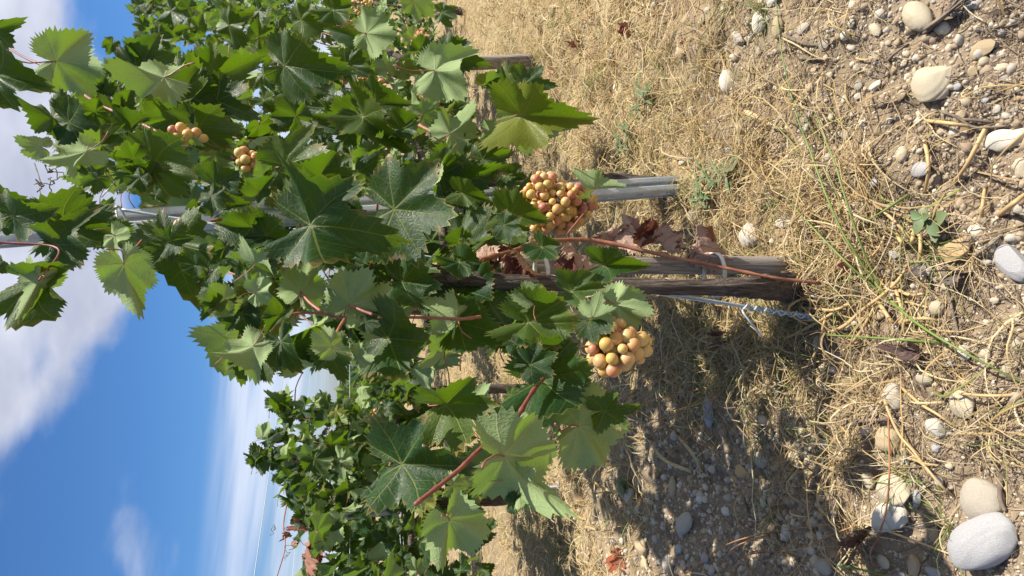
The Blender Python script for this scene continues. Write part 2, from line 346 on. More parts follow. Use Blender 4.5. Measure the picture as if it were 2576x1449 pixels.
# ------------------------------------------------------------------ vine leaves
def leaf_mesh(name, seed, sin_depth=.5, fold=.25, droop=.25, wave=.06, m=None, dry=0, petiole=True, teeth=50, rings=(.14, .3, .46, .62, .78, .9, 1.)):
    r = np.random.default_rng(seed)
    key = []
    def sym(a, l): key.append((a+r.normal(0, 2), l*r.uniform(.94, 1.06))); key.append((-a+r.normal(0, 2), l*r.uniform(.94, 1.06)))
    sd_ = sin_depth
    key.append((0, 1.)); sym(9, .91); sym(19, .84-.16*sd_); sym(26, .80-.36*sd_); sym(35, .80-.06*sd_); sym(47, .89); sym(59, .83); sym(77, .73-.24*sd_); sym(92, .71); sym(106, .69); sym(124, .62-.10*sd_); sym(142, .55); sym(160, .44)
    key += [(176, .10), (-176, .10)]
    key = np.array(sorted(key)); n = teeth*2
    ang = np.linspace(-177, 177, n+1); Rb = np.interp(ang, key[:, 0], key[:, 1])
    Rb = np.convolve(np.pad(Rb, 1, 'edge'), [.2, .6, .2], 'valid')
    tooth = np.where(np.arange(n+1) % 2 == 0, 1, -1)*r.choice([.03, .045, .06, .085], n+1)*np.clip(Rb/.5, .2, 1)
    Rb = Rb+tooth*.85; Rb[[0, -1]] = .07
    jit = r.normal(0, .5, n+1); th = np.radians(ang+jit)
    V = [(0, 0)]; E = [0.]
    for f in rings:
        for a, q, q0 in zip(th, Rb, np.convolve(np.pad(Rb, 4, 'edge'), np.ones(9)/9, 'valid')):
            rad = (q if f == 1. else q0*f*(1 if f < .9 else 1.0)) if f in (1.,) else min(q0*f, q*.985)
            V.append((math.sin(a)*rad, math.cos(a)*rad)); E.append(f)
    V = np.array(V); k = n+1; fs, cen = [], []
    for c in range(n):
        fs.append((0, 1+c, 2+c)); cen.append(.5*(th[c]+th[c+1]))
    for q in range(len(rings)-1):
        o = 1+q*k
        for c in range(n):
            fs.append((o+c, o+k+c, o+k+c+1, o+c+1)); cen.append(.5*(th[c]+th[c+1]))
    fs = [tuple(reversed(f)) for f in fs]           # front faces +Z
    x, y = V[:, 0], V[:, 1]; rr = np.hypot(x, y); aa = np.arctan2(x, y)
    fl_, fr_ = fold*r.uniform(.7, 1.3), fold*r.uniform(.7, 1.3)
    z = np.where(x < 0, fl_, fr_)*np.sqrt(x*x+.003)-droop*rr**2*(.6+.4*np.cos(aa))
    for nlob in (3, 5, 8): z += wave*r.uniform(.4, 1.)*rr**1.6*np.sin(nlob*aa+r.uniform(0, 6.28))*(1.2 if nlob < 8 else .5)
    veins = np.radians([0, 47, -47, 103, -103, 148, -148])
    lob = r.uniform(-.75, .75, 7); wl = np.exp(-(((aa[:, None]-veins+np.pi) % (2*np.pi)-np.pi)/.42)**2); z += (wl*lob).sum(1)*np.clip(rr-.3, 0, None)**1.5
    dv = np.abs((aa[:, None]-veins+np.pi) % (2*np.pi)-np.pi).min(1)
    z += .05*rr*np.sin(np.clip(dv/.42, 0, 1)*np.pi/2)-.02*rr+.05*vnoise(x*7+seed, y*7, seed)*np.clip(rr*2, 0, 1)
    cp = r.uniform(-.35, .35); z += cp*x*y*.6
    if dry:
        sx, sy = r.uniform(0, 50, 2)
        for sc, am in ((2.2, .55), (5., .36), (10., .19), (19., .08)):
            z += dry*am*vnoise(x*sc+sx, y*sc+sy, seed)*np.clip(rr*2, 0, 1)
            x = x+dry*am*.6*vnoise(V[:, 0]*sc+sx+9, V[:, 1]*sc+sy, seed+1); y = y+dry*am*.5*vnoise(V[:, 0]*sc+sx, V[:, 1]*sc+sy+7, seed+2)
        a = 1.1*dry; x2 = np.abs(x); z = z+x2*a; x = x*(1-.5*dry)
    P = np.column_stack([x, y, z]); nb = len(P); mi = [0]*len(fs); allf = list(fs); edge = np.array(E, float)
    if petiole:
        pv, pf = tube(crs([(0, .0, .0), (r.normal(0, .03), -.12, -.05), (r.normal(0, .08), -.42, -.24), (r.normal(0, .12), -.62, -.5)], 7), [.016, .014, .014, .018], 5)
        allf += [tuple(q+nb for q in f) for f in pf]; mi += [1]*len(pf); P = np.vstack([P, pv]); edge = np.concatenate([edge, np.zeros(len(pv))])
    me = mesh(name, P, allf, [m, M_PETIOLE], mi)
    u1, u2 = me.uv_layers.new(name='vein'), me.uv_layers.new(name='flat'); a1, a2 = [], []
    for fi, f in enumerate(allf):
        if fi < len(fs):
            d = np.abs((cen[fi]-veins+np.pi) % (2*np.pi)-np.pi); va = veins[int(d.argmin())]; sa, ca = math.sin(va), math.cos(va)
        for vi in (reversed(f) if False else f):
            if fi < len(fs):
                X, Y = V[vi]; a1 += [X*sa+Y*ca, X*ca-Y*sa]; a2 += [X, Y]
            else: a1 += [0, .5]; a2 += [0, 0]
    u1.data.foreach_set('uv', a1); u2.data.foreach_set('uv', a2)
    e = me.attributes.new('edge', 'FLOAT', 'POINT'); e.data.foreach_set('value', edge.astype(np.float32))
    return me
LM = []
for k in range(26):
    LM.append(leaf_mesh('leaf_blade', 100+k, R.uniform(.0, .9), R.uniform(.02, .25) if k < 13 else R.uniform(.45, .95), R.uniform(.0, .55), R.uniform(.12, .30), M_LEAF, teeth=R.choice((40, 46, 50, 56))))
FLATL, FOLDL = list(range(13)), list(range(13, 26))
DL = [leaf_mesh('withered_blade', 300+k, .5, .3, .3, .12, M_DRY, dry=1., petiole=False, rings=(.1, .2, .3, .4, .5, .6, .7, .8, .89, .95, 1.)) for k in range(6)]

def place_matrix(base, axis, normal, L, wx=1.):
    Y = Vector(axis).normalized(); Z = Vector(normal); Z = (Z-Y*Z.dot(Y)).normalized(); X = Y.cross(Z)
    m = Matrix((X, Y, Z)).transposed()
    return Matrix.Translation(Vector(base)) @ m.to_4x4() @ Matrix.Diagonal((L*wx, L, L, 1))
def add_leaf(vine, base, axis, normal, L, me=None, wx=1., tint=None, name='leaf'):
    o = link(name, me or R.choice(LM), vine, place_matrix(base, axis, normal, L, wx))
    if tint: o.color = tint
    elif R.random() < .05: o.color = (.22, .23, .025, .45)
    else: o.color = (.12, .16, .02, R.choice([1, 1, 1, .85, .7, 1]))
    return o

# vines of the near row
VS = [0., .62, 2.45, 4.8, 6.0]
VLAB = ['leafy grapevine whose dark gnarled trunk is strapped to the grey wooden stake', 'leafy grapevine growing up around the leaning galvanised steel post',
        'leafy grapevine trained over the weathered stake farther along the near row', 'dense green grapevine past the far weathered stake of the near row', 'last visible grapevine at the far end of the near row']
VINES = [thing('grapevine', rowp(s), VLAB[k], 'grapevine', 'grapevines of the near row') for k, s in enumerate(VS)]
VN = [0]*len(VS)
def vine_for(p):
    s = (np.asarray(p)-P1)@RD; k = int(np.argmin([abs(s-q-.35) for q in VS])); VN[k] += 1; return VINES[k]

# hand-noted leaves: region, base x,y (petiole joint), tip x,y, side, fold class, roll deg, extra offset
HAND = [
('A',-80,230,230,130,'f',1,20),('A',425,465,800,500,'b',0,0),('A',-50,560,380,670,'f',0,-10),('A',400,885,550,1150,'f',1,-15),('A',305,1105,140,1060,'b',0,10),('A',650,1140,330,1220,'b',1,30),
('A',520,920,820,1050,'f',0,25),('A',720,840,560,900,'f',0,-30),('A',860,840,690,800,'f',0,10),('A',950,790,980,650,'f',1,0),('A',1240,580,850,620,'b',0,40),('A',1030,520,1010,310,'f',0,0),
('A',1090,450,1380,390,'f',0,20),('A',1425,715,1440,380,'f',0,-5),('A',1410,745,1090,690,'f',1,20),('A',1420,740,1740,620,'f',1,-20),('A',1640,760,1940,900,'f',0,10),('A',1600,590,1900,480,'f',0,20),
('A',1510,960,1890,980,'f',1,5),('A',985,990,1250,1010,'f',1,-10),('A',1165,1245,1580,1320,'f',1,-5),('A',1620,1390,1900,1280,'f',0,10),('A',1040,40,1150,10,'f',0,0),('A',1080,190,1010,130,'f',0,0),
('A',1290,80,1440,170,'f',0,20),('A',1200,300,1260,180,'f',0,-20),('A',1400,300,1470,250,'f',0,0),('A',1640,340,1550,310,'f',0,-10),('A',1720,200,1660,80,'b',0,10),('A',1730,190,1920,310,'f',0,30),
('A',1760,160,1680,20,'f',0,-20),('A',1760,165,1930,60,'f',1,0),('A',740,1340,600,1410,'f',0,0),('A',700,1300,790,1260,'f',0,10),('A',1000,1200,840,1180,'f',1,0),('A',950,790,1140,830,'f',0,30),
('A',1310,880,1070,880,'f',0,-35),('A',1510,1020,1440,850,'b',1,60),('A',1130,1300,930,1250,'f',1,0),('A',1420,60,1300,10,'f',0,0),('A',1500,200,1530,110,'f',0,0),('A',850,330,800,420,'f',1,0),('A',1060,1340,960,1430,'f',0,20),
('B',215,495,620,580,'f',0,15),('B',830,250,1100,270,'b',0,0),('B',340,150,540,230,'f',0,25),('B',590,80,800,160,'f',1,0),('B',950,30,1010,95,'b',0,0),('B',1190,10,1355,130,'b',0,0),('B',1400,100,1545,140,'f',0,0),
('B',1350,535,1740,560,'b',0,-5),('B',1450,400,1710,510,'f',0,10),('B',1465,1010,1650,780,'b',0,0),('B',1765,990,1940,1000,'b',0,20),('B',1800,640,1640,700,'f',1,50),('B',1920,760,1890,560,'f',1,20),
('B',850,300,610,260,'f',0,-20),('B',640,350,825,445,'b',0,0),('B',820,380,945,420,'f',0,0),('B',685,500,955,590,'f',1,-10),('B',330,650,590,720,'f',1,0),('B',300,880,150,750,'f',0,10),
('B',320,790,555,830,'f',1,-15),('B',560,850,710,770,'f',0,10),('B',820,840,830,700,'f',0,-20),('B',900,800,1140,740,'f',1,-20),('B',815,885,1080,1120,'f',1,5),('B',810,880,470,930,'f',0,-30),
('B',215,1240,620,1110,'f',0,15),('B',60,1310,210,1195,'b',1,60),('B',30,1449,120,1310,'f',1,0),('B',150,1420,380,1330,'f',0,0),('B',480,1350,920,1270,'f',1,25),('B',1385,1330,1430,1100,'f',1,40),
('B',1390,1330,1580,1170,'f',0,5),('B',1480,1210,1720,1090,'f',0,20),('B',1500,1390,1810,1310,'f',0,15),('B',1710,1200,1935,1150,'f',0,10),('B',1100,980,1315,960,'f',1,-10),('B',150,420,200,240,'f',1,0),
('B',20,280,140,180,'f',0,20),('B',1100,530,1230,530,'f',0,-20),('B',1080,1300,1200,1200,'f',1,0),('B',560,560,640,640,'f',1,0),('B',60,560,180,640,'f',0,0),('B',60,760,160,860,'f',1,0),('B',480,160,420,60,'f',0,0),
('B',880,700,980,640,'b',0,0),('B',1060,640,1140,690,'b',0,0),('B',20,80,120,120,'f',0,0),('B',1260,860,1390,760,'b',0,10),('B',1240,380,1350,250,'f',1,0),('B',560,1250,800,1180,'f',0,0),('B',780,1400,640,1330,'f',0,0),
('C',90,640,355,620,'f',0,-5),('C',50,880,140,630,'b',0,-10),('C',80,870,545,890,'f',1,5),('C',80,880,410,1015,'b',1,-25),('C',-30,690,60,480,'f',0,-20),('C',-30,1330,135,1340,'f',1,0),('C',620,1430,810,1355,'b',1,40),('M',-10,170,265,200,'f',1,0),('M',-60,250,120,330,'f',0,0),
('F',420,255,1050,270,'f',1,-12),('F',1045,130,1640,200,'f',0,5),('F',90,330,390,430,'f',1,-10),('F',-10,550,215,525,'b',1,62),('F',345,755,440,470,'b',0,0),('F',705,850,900,580,'b',0,0),('F',1105,680,1440,740,'f',1,-5),
('F',1000,1105,1490,1150,'f',1,0),('F',1525,980,1932,1100,'f',1,0),('F',570,1165,425,1050,'b',0,10),('F',760,960,740,1075,'b',0,0),('F',560,1180,640,1440,'f',0,10),('F',190,930,60,1060,'f',1,0),('F',190,1130,300,1370,'f',0,10),
('F',60,1250,120,1449,'f',0,0),('F',0,1170,170,1130,'b',1,20),('F',0,760,200,700,'b',0,0),('F',760,1260,925,1240,'b',1,30),('F',1525,960,1565,680,'b',1,55),('F',840,430,1020,560,'f',1,0),('F',540,400,790,540,'f',0,20),
('F',1540,380,1660,260,'f',1,0),('F',1620,60,1690,150,'f',0,0),('F',1800,160,1860,300,'f',0,0),('F',830,980,960,1010,'f',0,0),('F',660,900,790,1010,'f',0,10),('F',200,870,120,800,'f',0,0),
('X',810,190,1010,330,'f',1,0),('X',1375,350,1690,350,'f',1,0),('X',1075,590,1390,560,'f',1,-10),('X',690,870,1260,900,'f',1,-5),('X',815,1380,1420,1260,'f',1,0),('X',880,1210,1055,1020,'b',1,62),('X',740,710,905,540,'b',1,60),
('X',1230,850,1480,960,'f',0,0),('X',1460,700,1820,800,'b',0,10),('X',1260,835,1505,755,'b',1,50),('X',570,60,740,170,'f',1,10),('X',100,140,60,230,'f',0,0),('X',60,330,260,470,'f',1,-10),('B',1560,1460,1760,1500,'f',1,0),('F',700,60,820,180,'f',1,0),('F',300,90,420,190,'f',0,0),('E',1720,120,1880,60,'f',1,-10),('E',1500,120,1420,200,'f',0,0),('X',700,1250,1000,1120,'f',0,10),('X',560,1060,660,1190,'f',1,0),
('H',1110,605,1690,620,'f',1,0),('H',1440,150,1940,110,'f',1,25),('H',1600,180,1900,190,'b',1,40),('H',1800,545,1680,890,'b',0,-5),('H',1460,1030,1650,1350,'b',0,0),('H',1480,770,1630,780,'b',0,10),('H',1800,440,1932,330,'b',0,0),
('G',190,10,670,150,'f',0,10),('G',500,320,1010,300,'b',0,-5),('G',-60,545,480,560,'b',0,10),('G',700,200,990,170,'f',1,20),('G',30,300,130,400,'b',1,20),('G',310,260,370,390,'b',1,30),('G',20,740,250,810,'b',0,10),('G',0,900,130,860,'f',0,0),('G',-10,80,90,130,'f',0,0),
('E',485,245,940,100,'f',1,5),('E',440,400,780,370,'f',0,20),('E',-40,100,225,60,'f',0,-15),('E',100,180,390,170,'f',0,20),('E',0,200,140,270,'f',0,0),('E',290,675,190,900,'b',1,0),('E',290,675,750,790,'f',1,30),('E',935,545,1060,860,'b',0,0),
('E',1290,370,1430,850,'f',0,10),('E',1290,370,1030,280,'f',0,-20),('E',1290,370,1490,330,'f',1,0),('E',860,330,1010,420,'b',0,0),('E',-40,540,80,550,'f',0,0),('E',1610,755,1690,560,'f',0,-25),('E',1690,810,1510,790,'b',0,0),
('E',1820,915,1900,1140,'f',0,10),('E',1640,850,1500,960,'f',1,0),('E',1910,1160,1680,1310,'b',0,30),('E',1840,1250,1800,1440,'f',0,0),('E',760,280,1030,200,'f',0,30),('E',1600,30,1700,170,'f',0,0),('E',1900,260,1600,280,'f',1,-30),
('E',1890,760,1850,580,'b',0,0),('E',600,60,760,30,'f',0,0),('E',1180,20,1250,80,'f',1,0),('E',1700,420,1640,520,'f',0,0),('E',80,270,160,350,'f',1,0),('E',1560,640,1480,740,'f',0,0),('E',1480,560,1580,640,'f',1,0),('E',1700,880,1660,990,'f',0,0),
]
def hand_leaf(h):
    reg, bx, by, tx, ty, side, fold, roll = h
    b, t_ = px(reg, bx, by), px(reg, tx, ty)
    mid = (.5*(b[0]+t_[0]), .5*(b[1]+t_[1]))
    off = .06 if mid[1] < 700 else .02
    if reg == 'X': off = .085
    off += R.uniform(-.02, .05)+(.03 if side == 'b' else 0)
    W0, dep = on_row(*b, off=off)
    L0 = math.hypot(b[0]-t_[0], b[1]-t_[1])/F_PX*dep
    if L0 > .118: dep *= .118/L0; L0 = .118       # an unusually big image means the leaf stands nearer than the row plane
    r0, r1 = ray(*b), ray(*t_); B, T = CAM+r0*dep, CAM+r1*dep
    fs = R.uniform(.82, .96); ax = T-B; Lp = np.linalg.norm(ax)*.9; L = Lp/fs; ax = ax*.9
    vd = r0/np.linalg.norm(r0); ax = ax-vd*math.sqrt(max(L*L-Lp*Lp, 0))*(1 if side == 'f' else R.choice((-1, 1)))
    ax /= np.linalg.norm(ax); n0 = -vd-ax*(-vd@ax); n0 /= np.linalg.norm(n0)
    if side == 'b': n0 = -n0
    a = math.radians(roll+R.uniform(-8, 8)); n0 = n0*math.cos(a)+np.cross(ax, n0)*math.sin(a)
    # pull the upper face a little towards the sky and the open side of the row
    n1 = n0+(np.array([0, 0, .25])+.12*RN)*(1 if side == 'f' else .0)
    o = add_leaf(vine_for(B), B, ax, n1, L, LM[R.choice(FOLDL if fold else FLATL)], R.uniform(.66, .85) if fold else R.uniform(.76, .95))
for h in HAND: hand_leaf(h)

# the mass of leaves behind them, through the depth of the row
OUT = np.array([(300,-200),(330,0),(350,90),(285,140),(285,190),(215,240),(160,300),(140,350),(190,400),(215,450),(330,500),(420,560),(430,620),(500,700),(570,790),(600,890),(660,950),(900,930),(1000,940),(1120,900),(1290,860),(1370,800),(1310,730),(1260,640),(1310,560),(1290,480),(1270,400),(1160,300),(1150,230),(1120,140),(1090,60),(1120,0),(1150,-200)], float)
def inside(poly, x, y):
    c = np.zeros(len(x), bool); q = np.roll(poly, 1, 0)
    for (x1, y1), (x2, y2) in zip(poly, q):
        k = ((y1 > y) != (y2 > y)) & (x < (x2-x1)*(y-y1)/(y2-y1+1e-9)+x1); c ^= k
    return c
HOLES = [(738, 318, 22), (840, 945, 60), (1010, 930, 60), (350, 560, 60)]
def fill_leaf(p, vine, Lr=(.05, .105), out=RN):
    side = R.random(); n = np.array(out)*R.uniform(.1, 1.)+np.array([0, 0, R.uniform(.2, 1.)])+rng.normal(0, .38, 3)
    ax = np.array([0, 0, -R.uniform(.0, 1.)])+np.array(out)*R.uniform(.1, .6)+rng.normal(0, .5, 3)
    if side > .85: n = -n
    add_leaf(vine, p, ax, n, R.uniform(*Lr), wx=R.uniform(.75, 1))
cand = 14000; s_ = rng.uniform(-.5, 6.2, cand); z_ = rng.uniform(.2, 2.2, cand); o_ = rng.uniform(-.30, .03, cand)
PP = P1+RD*s_[:, None]+RN*o_[:, None]; PP[:, 2] = z_
X_, Y_, D_ = project(PP); ok = inside(OUT, X_, Y_)
for hx, hy, hr in HOLES: ok &= np.hypot(X_-hx, Y_-hy) > hr
ok &= (np.hypot(X_-410, Y_-535) > 115) | (o_ < -.10)
ok &= (s_ > -.28) | (o_ > -.12); idx = np.where(ok)[0]
cnt = {k: 0 for k in range(5)}
for q in idx:
    v = vine_for(PP[q]); k = VINES.index(v)
    if cnt[k] >= [163, 260, 275, 230, 160][k]: VN[k] -= 1; continue
    cnt[k] += 1; fill_leaf(PP[q], v)

# canes, shoots and loose petioles of the near row (noted along their course)
def on_row_path(reg, pts, off): return [on_row(*px(reg if len(p) == 2 else p[2], p[0], p[1]), off=off)[0] for p in pts]
def cane(reg, pts, r0, r1, off=.05, m=None, name='cane', vine=None, nodes=True):
    P = on_row_path(reg, pts, off); n = max(8, 6*len(P)); ks = [R.uniform(.12, .22) for _ in range(2)]
    def mod(t, a): return 1+(.35*np.exp(-((t*len(P) % 1-.5)/.09)**2) if nodes else 0*t)+0*a
    v, f = tube(P, [r0, r1], 8, n, mod=mod); return link(name, mesh(name, v, f, [m or M_CANE]), vine or vine_for(P[len(P)//2]))
cane('A', [(-40,290),(160,420),(430,550),(670,740),(880,850),(1000,900),(1200,1000)], .0032, .004, .07, M_CANE_G)
cane('F', [(110,1050),(240,930),(480,915),(670,955),(960,945),(1390,950),(1530,960),(1700,940)], .0016, .0026, .05)
cane('B', [(1200,930),(1310,985),(1500,1070),(1720,1170),(1850,1260)], .0055, .005, .05)
cane('E', [(-30,390),(80,385),(440,430),(290,670)], .0022, .0011, .08, M_CANE_G)
cane('E', [(1070,365),(990,460),(935,545)], .0017, .0015, .07, M_PETIOLE, nodes=False)
cane('E', [(650,330),(870,345),(1040,320),(1530,240),(1700,195)], .003, .004, .03)
cane('M', [(-260,520),(0,450),(220,380),(540,360),(760,390),(940,430),(1200,490),(1500,550),(1932,640),(2332,690)], .0055, .003, .035)
cane('H', [(1200,910),(1290,840),(1470,700),(1560,620),(1640,540),(1730,460),(1932,300),(2030,150),(2130,0),(2260,-120)], .0021, .0027, .09, M_CANE_G)
cane('H', [(1440,150),(1560,270),(1680,410)], .0010, .0013, .02, M_PETIOLE, nodes=False)
cane('H', [(1460,1030),(1490,900),(1530,790),(1570,700)], .0011, .0013, .01, M_PETIOLE, nodes=False)
cane('F', [(340,755),(400,830),(490,900)], .0018, .0024, .08, M_PETIOLE, nodes=False)
cane('F', [(705,850),(800,895),(880,925)], .0018, .0024, .08, M_PETIOLE, nodes=False)
cane('F', [(570,1165),(620,1040),(670,960)], .0018, .0024, .08, M_PETIOLE, nodes=False)
cane('B', [(1350,540),(1310,680),(1250,850)], .0028, .003, .08, M_PETIOLE, nodes=False)
cane('B', [(1930,800),(1860,950),(1780,1130)], .0022, .0024, .06, M_PETIOLE, nodes=False)
cane('B', [(1760,990),(1740,1060),(1730,1130)], .0016, .0018, .05, M_PETIOLE, nodes=False)
cane('M', [(560,140),(480,240),(400,340)], .002, .0024, .06, M_PETIOLE, nodes=False)
cane('X', [(0,135),(330,320),(560,220),(800,150)], .004, .0045, .0)
cane('B', [(560,630),(760,580),(960,560),(1100,590)], .005, .005, -.02)
cane('B', [(1120,130),(1150,230),(1180,320)], .004, .006, -.02)
cane('B', [(640,1060),(780,1010),(840,1080),(920,1270)], .003, .003, .02, M_CANE_G)
for k in range(26):                                 # shoots hidden among the leaves
    s = R.uniform(.25, 5.2); z0 = R.uniform(.62, .8); o = R.uniform(-.22, -.05); hgt = R.uniform(.25, .55)
    P = [rowp(s, o, z0), rowp(s+R.uniform(-.06, .06), o+R.uniform(-.05, .05), z0+hgt*.5), rowp(s+R.uniform(-.15, .15), o+R.uniform(-.08, .1), z0+hgt)]
    v, f = tube(P, [.005, .0028], 6, 10); link('cane', mesh('cane', v, f, [M_CANE]), vine_for(P[0]))

# trunks: fibrous, twisting bark
def trunk(vine, pts, rad, seed=0, ring=40, n=110, name='trunk', amp=.36):
    def mod(t, a):
        tw = a+2.2*t*2; g = vnoise(np.cos(tw)*4.5+50+0*t, np.sin(tw)*4.5+t*9+seed, seed)*amp+vnoise(np.cos(tw)*13+80, np.sin(tw)*13+t*14+seed, seed+3)*amp*.7
        return 1+g+.25*vnoise(t*9+seed+0*a, np.cos(a)*1.2+30, seed+5)
    v, f = tube(pts, rad, ring, n, mod=mod); return link(name, mesh(name, v, f, [M_BARK]), vine)
tb = on_ground(2000, 722)
tp = [tb-np.array([0, 0, .03])]+[on_row(x, y, .012)[0] for x, y in ((1900, 724), (1780, 722), (1640, 720), (1500, 716), (1380, 712), (1250, 706), (1130, 690), (1030, 668), (960, 630))]
trunk(VINES[0], tp, [.034, .022, .0155, .0135, .0130, .0135, .015, .014, .012, .010], 1)
trunk(VINES[0], [on_row(1180, 700, .01)[0], on_row(1090, 705, .0)[0], on_row(1000, 760, -.05)[0]], [.016, .013, .009], 4, 20, 30, 'arm')
for k in range(1, 5):
    b = rowp(VS[k]+.02, -.03); b[2] = gz(b)-.03
    if k == 1: b = P2+np.array([.0, .10, -.03])
    trunk(VINES[k], [b, b+np.array([.01, .01, .2]), b+np.array([-.02, .0, .42]), rowp(VS[k], -.04, .62)], [.03, .022, .019, .018], 10+k, 24, 50)
    for sg in (-1, 1): trunk(VINES[k], [rowp(VS[k], -.04, .60), rowp(VS[k]+sg*.12, -.04, .68), rowp(VS[k]+sg*.38, -.05, .70)], [.018, .013, .009], 20+k, 16, 24, 'arm')

# ------------------------------------------------------------------ stakes, ties, steel posts, wires
def stake(base, top, w, d, label, name='wooden_stake', seed=0, face=RN):
    base, top = np.asarray(base), np.asarray(top); n, ring = 60, 28; P = base+(top-base)*np.linspace(0, 1, n)[:, None]
    T = (top-base)/np.linalg.norm(top-base); Z = np.array(face)-T*(np.array(face)@T); Z /= np.linalg.norm(Z); X = np.cross(T, Z)
    a = np.linspace(0, 2*np.pi, ring, endpoint=False); ca, sa = np.cos(a), np.sin(a); k = 3.2
    px_, pz_ = np.sign(ca)*np.abs(ca)**(2/k), np.sign(sa)*np.abs(sa)**(2/k); t = np.linspace(0, 1, n)
    g = 1+.10*vnoise(a[None]*3+seed, t[:, None]*5, seed)+.10*vnoise(a[None]*9+seed, t[:, None]*3, seed+1)+.06*vnoise(t[:, None]*7+0*a[None], 0*t[:, None]+seed+0*a[None], seed+2)
    V = P[:, None]+(g*px_*w/2)[..., None]*X+(g*pz_*d/2)[..., None]*Z
    V[-1] += (T*1.)[None]*(.010*vnoise(a*2, a*0+seed, 7))[:, None]
    V = V.reshape(-1, 3); i, j = np.meshgrid(np.arange(n-1), np.arange(ring), indexing='ij'); j2 = (j+1) % ring
    f = [tuple(map(int, q)) for q in np.stack([i*ring+j, i*ring+j2, (i+1)*ring+j2, (i+1)*ring+j], -1).reshape(-1, 4)]+[tuple(range(ring-1, -1, -1)), tuple(range((n-1)*ring, n*ring))]
    o = bpy.data.objects.new(name, mesh(name, V-base, f, [M_WOOD])); o.location = Vector(base); COL.objects.link(o)
    o['label'] = label; o['category'] = 'stake'; return o
sb = on_ground(1985, 668); st_top = on_row(1262, 668, -.02)[0]; sb2 = sb-(st_top-sb)*.06
stake(sb2, st_top, .036, .034, 'short grey weathered wooden stake beside the gnarled vine trunk', seed=3, face=-_fw)
fb = on_ground(1342, 150); ft = on_row(1200, 158, -.0)[0]; ft = fb+(ft-fb)/np.linalg.norm(ft-fb)*.46
stake(fb-np.array([0, 0, .03]), ft, .075, .06, 'thick weathered grey wooden stake standing in dry grass past the steel post', seed=9)
def tie(xc, y0, y1, label):                          # a white plastic strap around stake and trunk
    pc = on_row(xc, .5*(y0+y1), .0)[0]; dep = project(pc)[2][0]; a_ = (y1-y0)/2/F_PX*dep; T, B = np.array([1., 0, 0]), np.array([0, 1., 0])
    a = np.linspace(0, 2*np.pi, 48, endpoint=False); k = 2.6
    C = pc+(np.sign(np.cos(a))*np.abs(np.cos(a))**(2/k)*a_)[:, None]*T+(np.sign(np.sin(a))*np.abs(np.sin(a))**(2/k)*.034)[:, None]*B
    C[:, 2] += .004*np.sin(a*1.0+.6)
    V = []; 
    for q, w in zip(C, a):
        o = (q-pc); o /= np.linalg.norm(o)
        for du, dz_ in ((0, -.0045), (.0022, -.0038), (.0022, .0038), (0, .0045)): V.append(q+o*du+np.array([0, 0, dz_]))
    n = len(C); f = []
    for i in range(n):
        for j in range(4): f.append((i*4+j, ((i+1) % n)*4+j, ((i+1) % n)*4+(j+1) % 4, i*4+(j+1) % 4))
    c0 = pc; o = bpy.data.objects.new('strap', mesh('strap', np.array(V)-c0, f, [M_TIE])); o.location = Vector(c0); COL.objects.link(o); o['label'] = label; o['category'] = 'strap'
tie(1362, 646, 744, 'white plastic strap round stake and trunk, the one close under the stake top')
tie(1797, 638, 746, 'white plastic strap round stake and trunk, the low one near the ground')

def steel_post(base, top, w, d, face, label, notch=True):
    prof = np.array([(-.5,1.),(-.42,1.),(-.42,.86),(-.47,.80),(-.5,.2),(-.46,.03),(-.38,0),(-.17,0),(-.11,.05),(-.07,.30),(0,.36),(.07,.30),(.11,.05),(.17,0),(.38,0),(.46,.03),(.5,.2),(.47,.80),(.42,.86),(.42,1.),(.5,1.)])
    base, top = np.asarray(base, float), np.asarray(top, float); T = (top-base)/np.linalg.norm(top-base)
    Z = np.array(face, float); Z -= T*(Z@T); Z /= np.linalg.norm(Z); X = np.cross(T, Z); th = .0025
    dd = np.gradient(prof*np.array([w, d]), axis=0); nn = np.column_stack([dd[:, 1], -dd[:, 0]]); nn /= np.linalg.norm(nn, axis=1)[:, None]+1e-9
    o_ = prof*np.array([w, d]); i_ = o_-nn*th; loop = np.vstack([o_, i_[::-1]]); k = len(loop); L = np.linalg.norm(top-base); V = []
    for q in (0, L): V += [base+T*q+X*a-Z*b for a, b in loop]
    V = np.array(V)-base; f = [(j, (j+1) % k, k+(j+1) % k, k+j) for j in range(k)]; m = len(o_)
    f += [(m2+j, m2+k-1-j, m2+k-2-j, m2+j+1) for m2 in (0, k) for j in range(m-1)]
    root = thing('steel_post', base, label, 'post')
    me = mesh('profile', V+base, f, [M_ZINC], smooth=False); link('profile', me, root)
    if notch:
        q = .12
        while q < L-.03:
            for sx in (-.5, .5):
                c = base+T*q+X*sx*w-Z*.4*d; a = np.linspace(0, np.pi, 8)
                pts = [c+X*np.sign(sx)*.004*math.sin(t)+T*(.008*math.cos(t)) for t in a]
                v, ff = tube(pts, .0016, 6); link('wire_hook', mesh('wire_hook', v, ff, [M_ZINC]), root)
            q += .1
    return root
mb = on_ground(1712, 458); mt = on_row(-160, 582, 0.)[0]; mdir = (mt-mb)/np.linalg.norm(mt-mb)
MP = steel_post(mb-mdir*.08, mt, .047, .034, -_fw*.7+Vector((.35, 0, 0))-Vector((0, .2, 0)), 'tall leaning galvanised steel post rising through the near vine row')

def wire_thing(name, paths, rad, label, base=None, n=60, ring=6):
    parts = [tube(p, rad, ring, n if len(p) < n else None) for p in paths]; v, f = join(parts)
    b = np.array(base if base is not None else paths[0][0]); o = bpy.data.objects.new(name, mesh(name, v-b, f, [M_WIRE])); o.location = Vector(b); COL.objects.link(o)
    o['label'] = label; o['category'] = 'wire'; return o
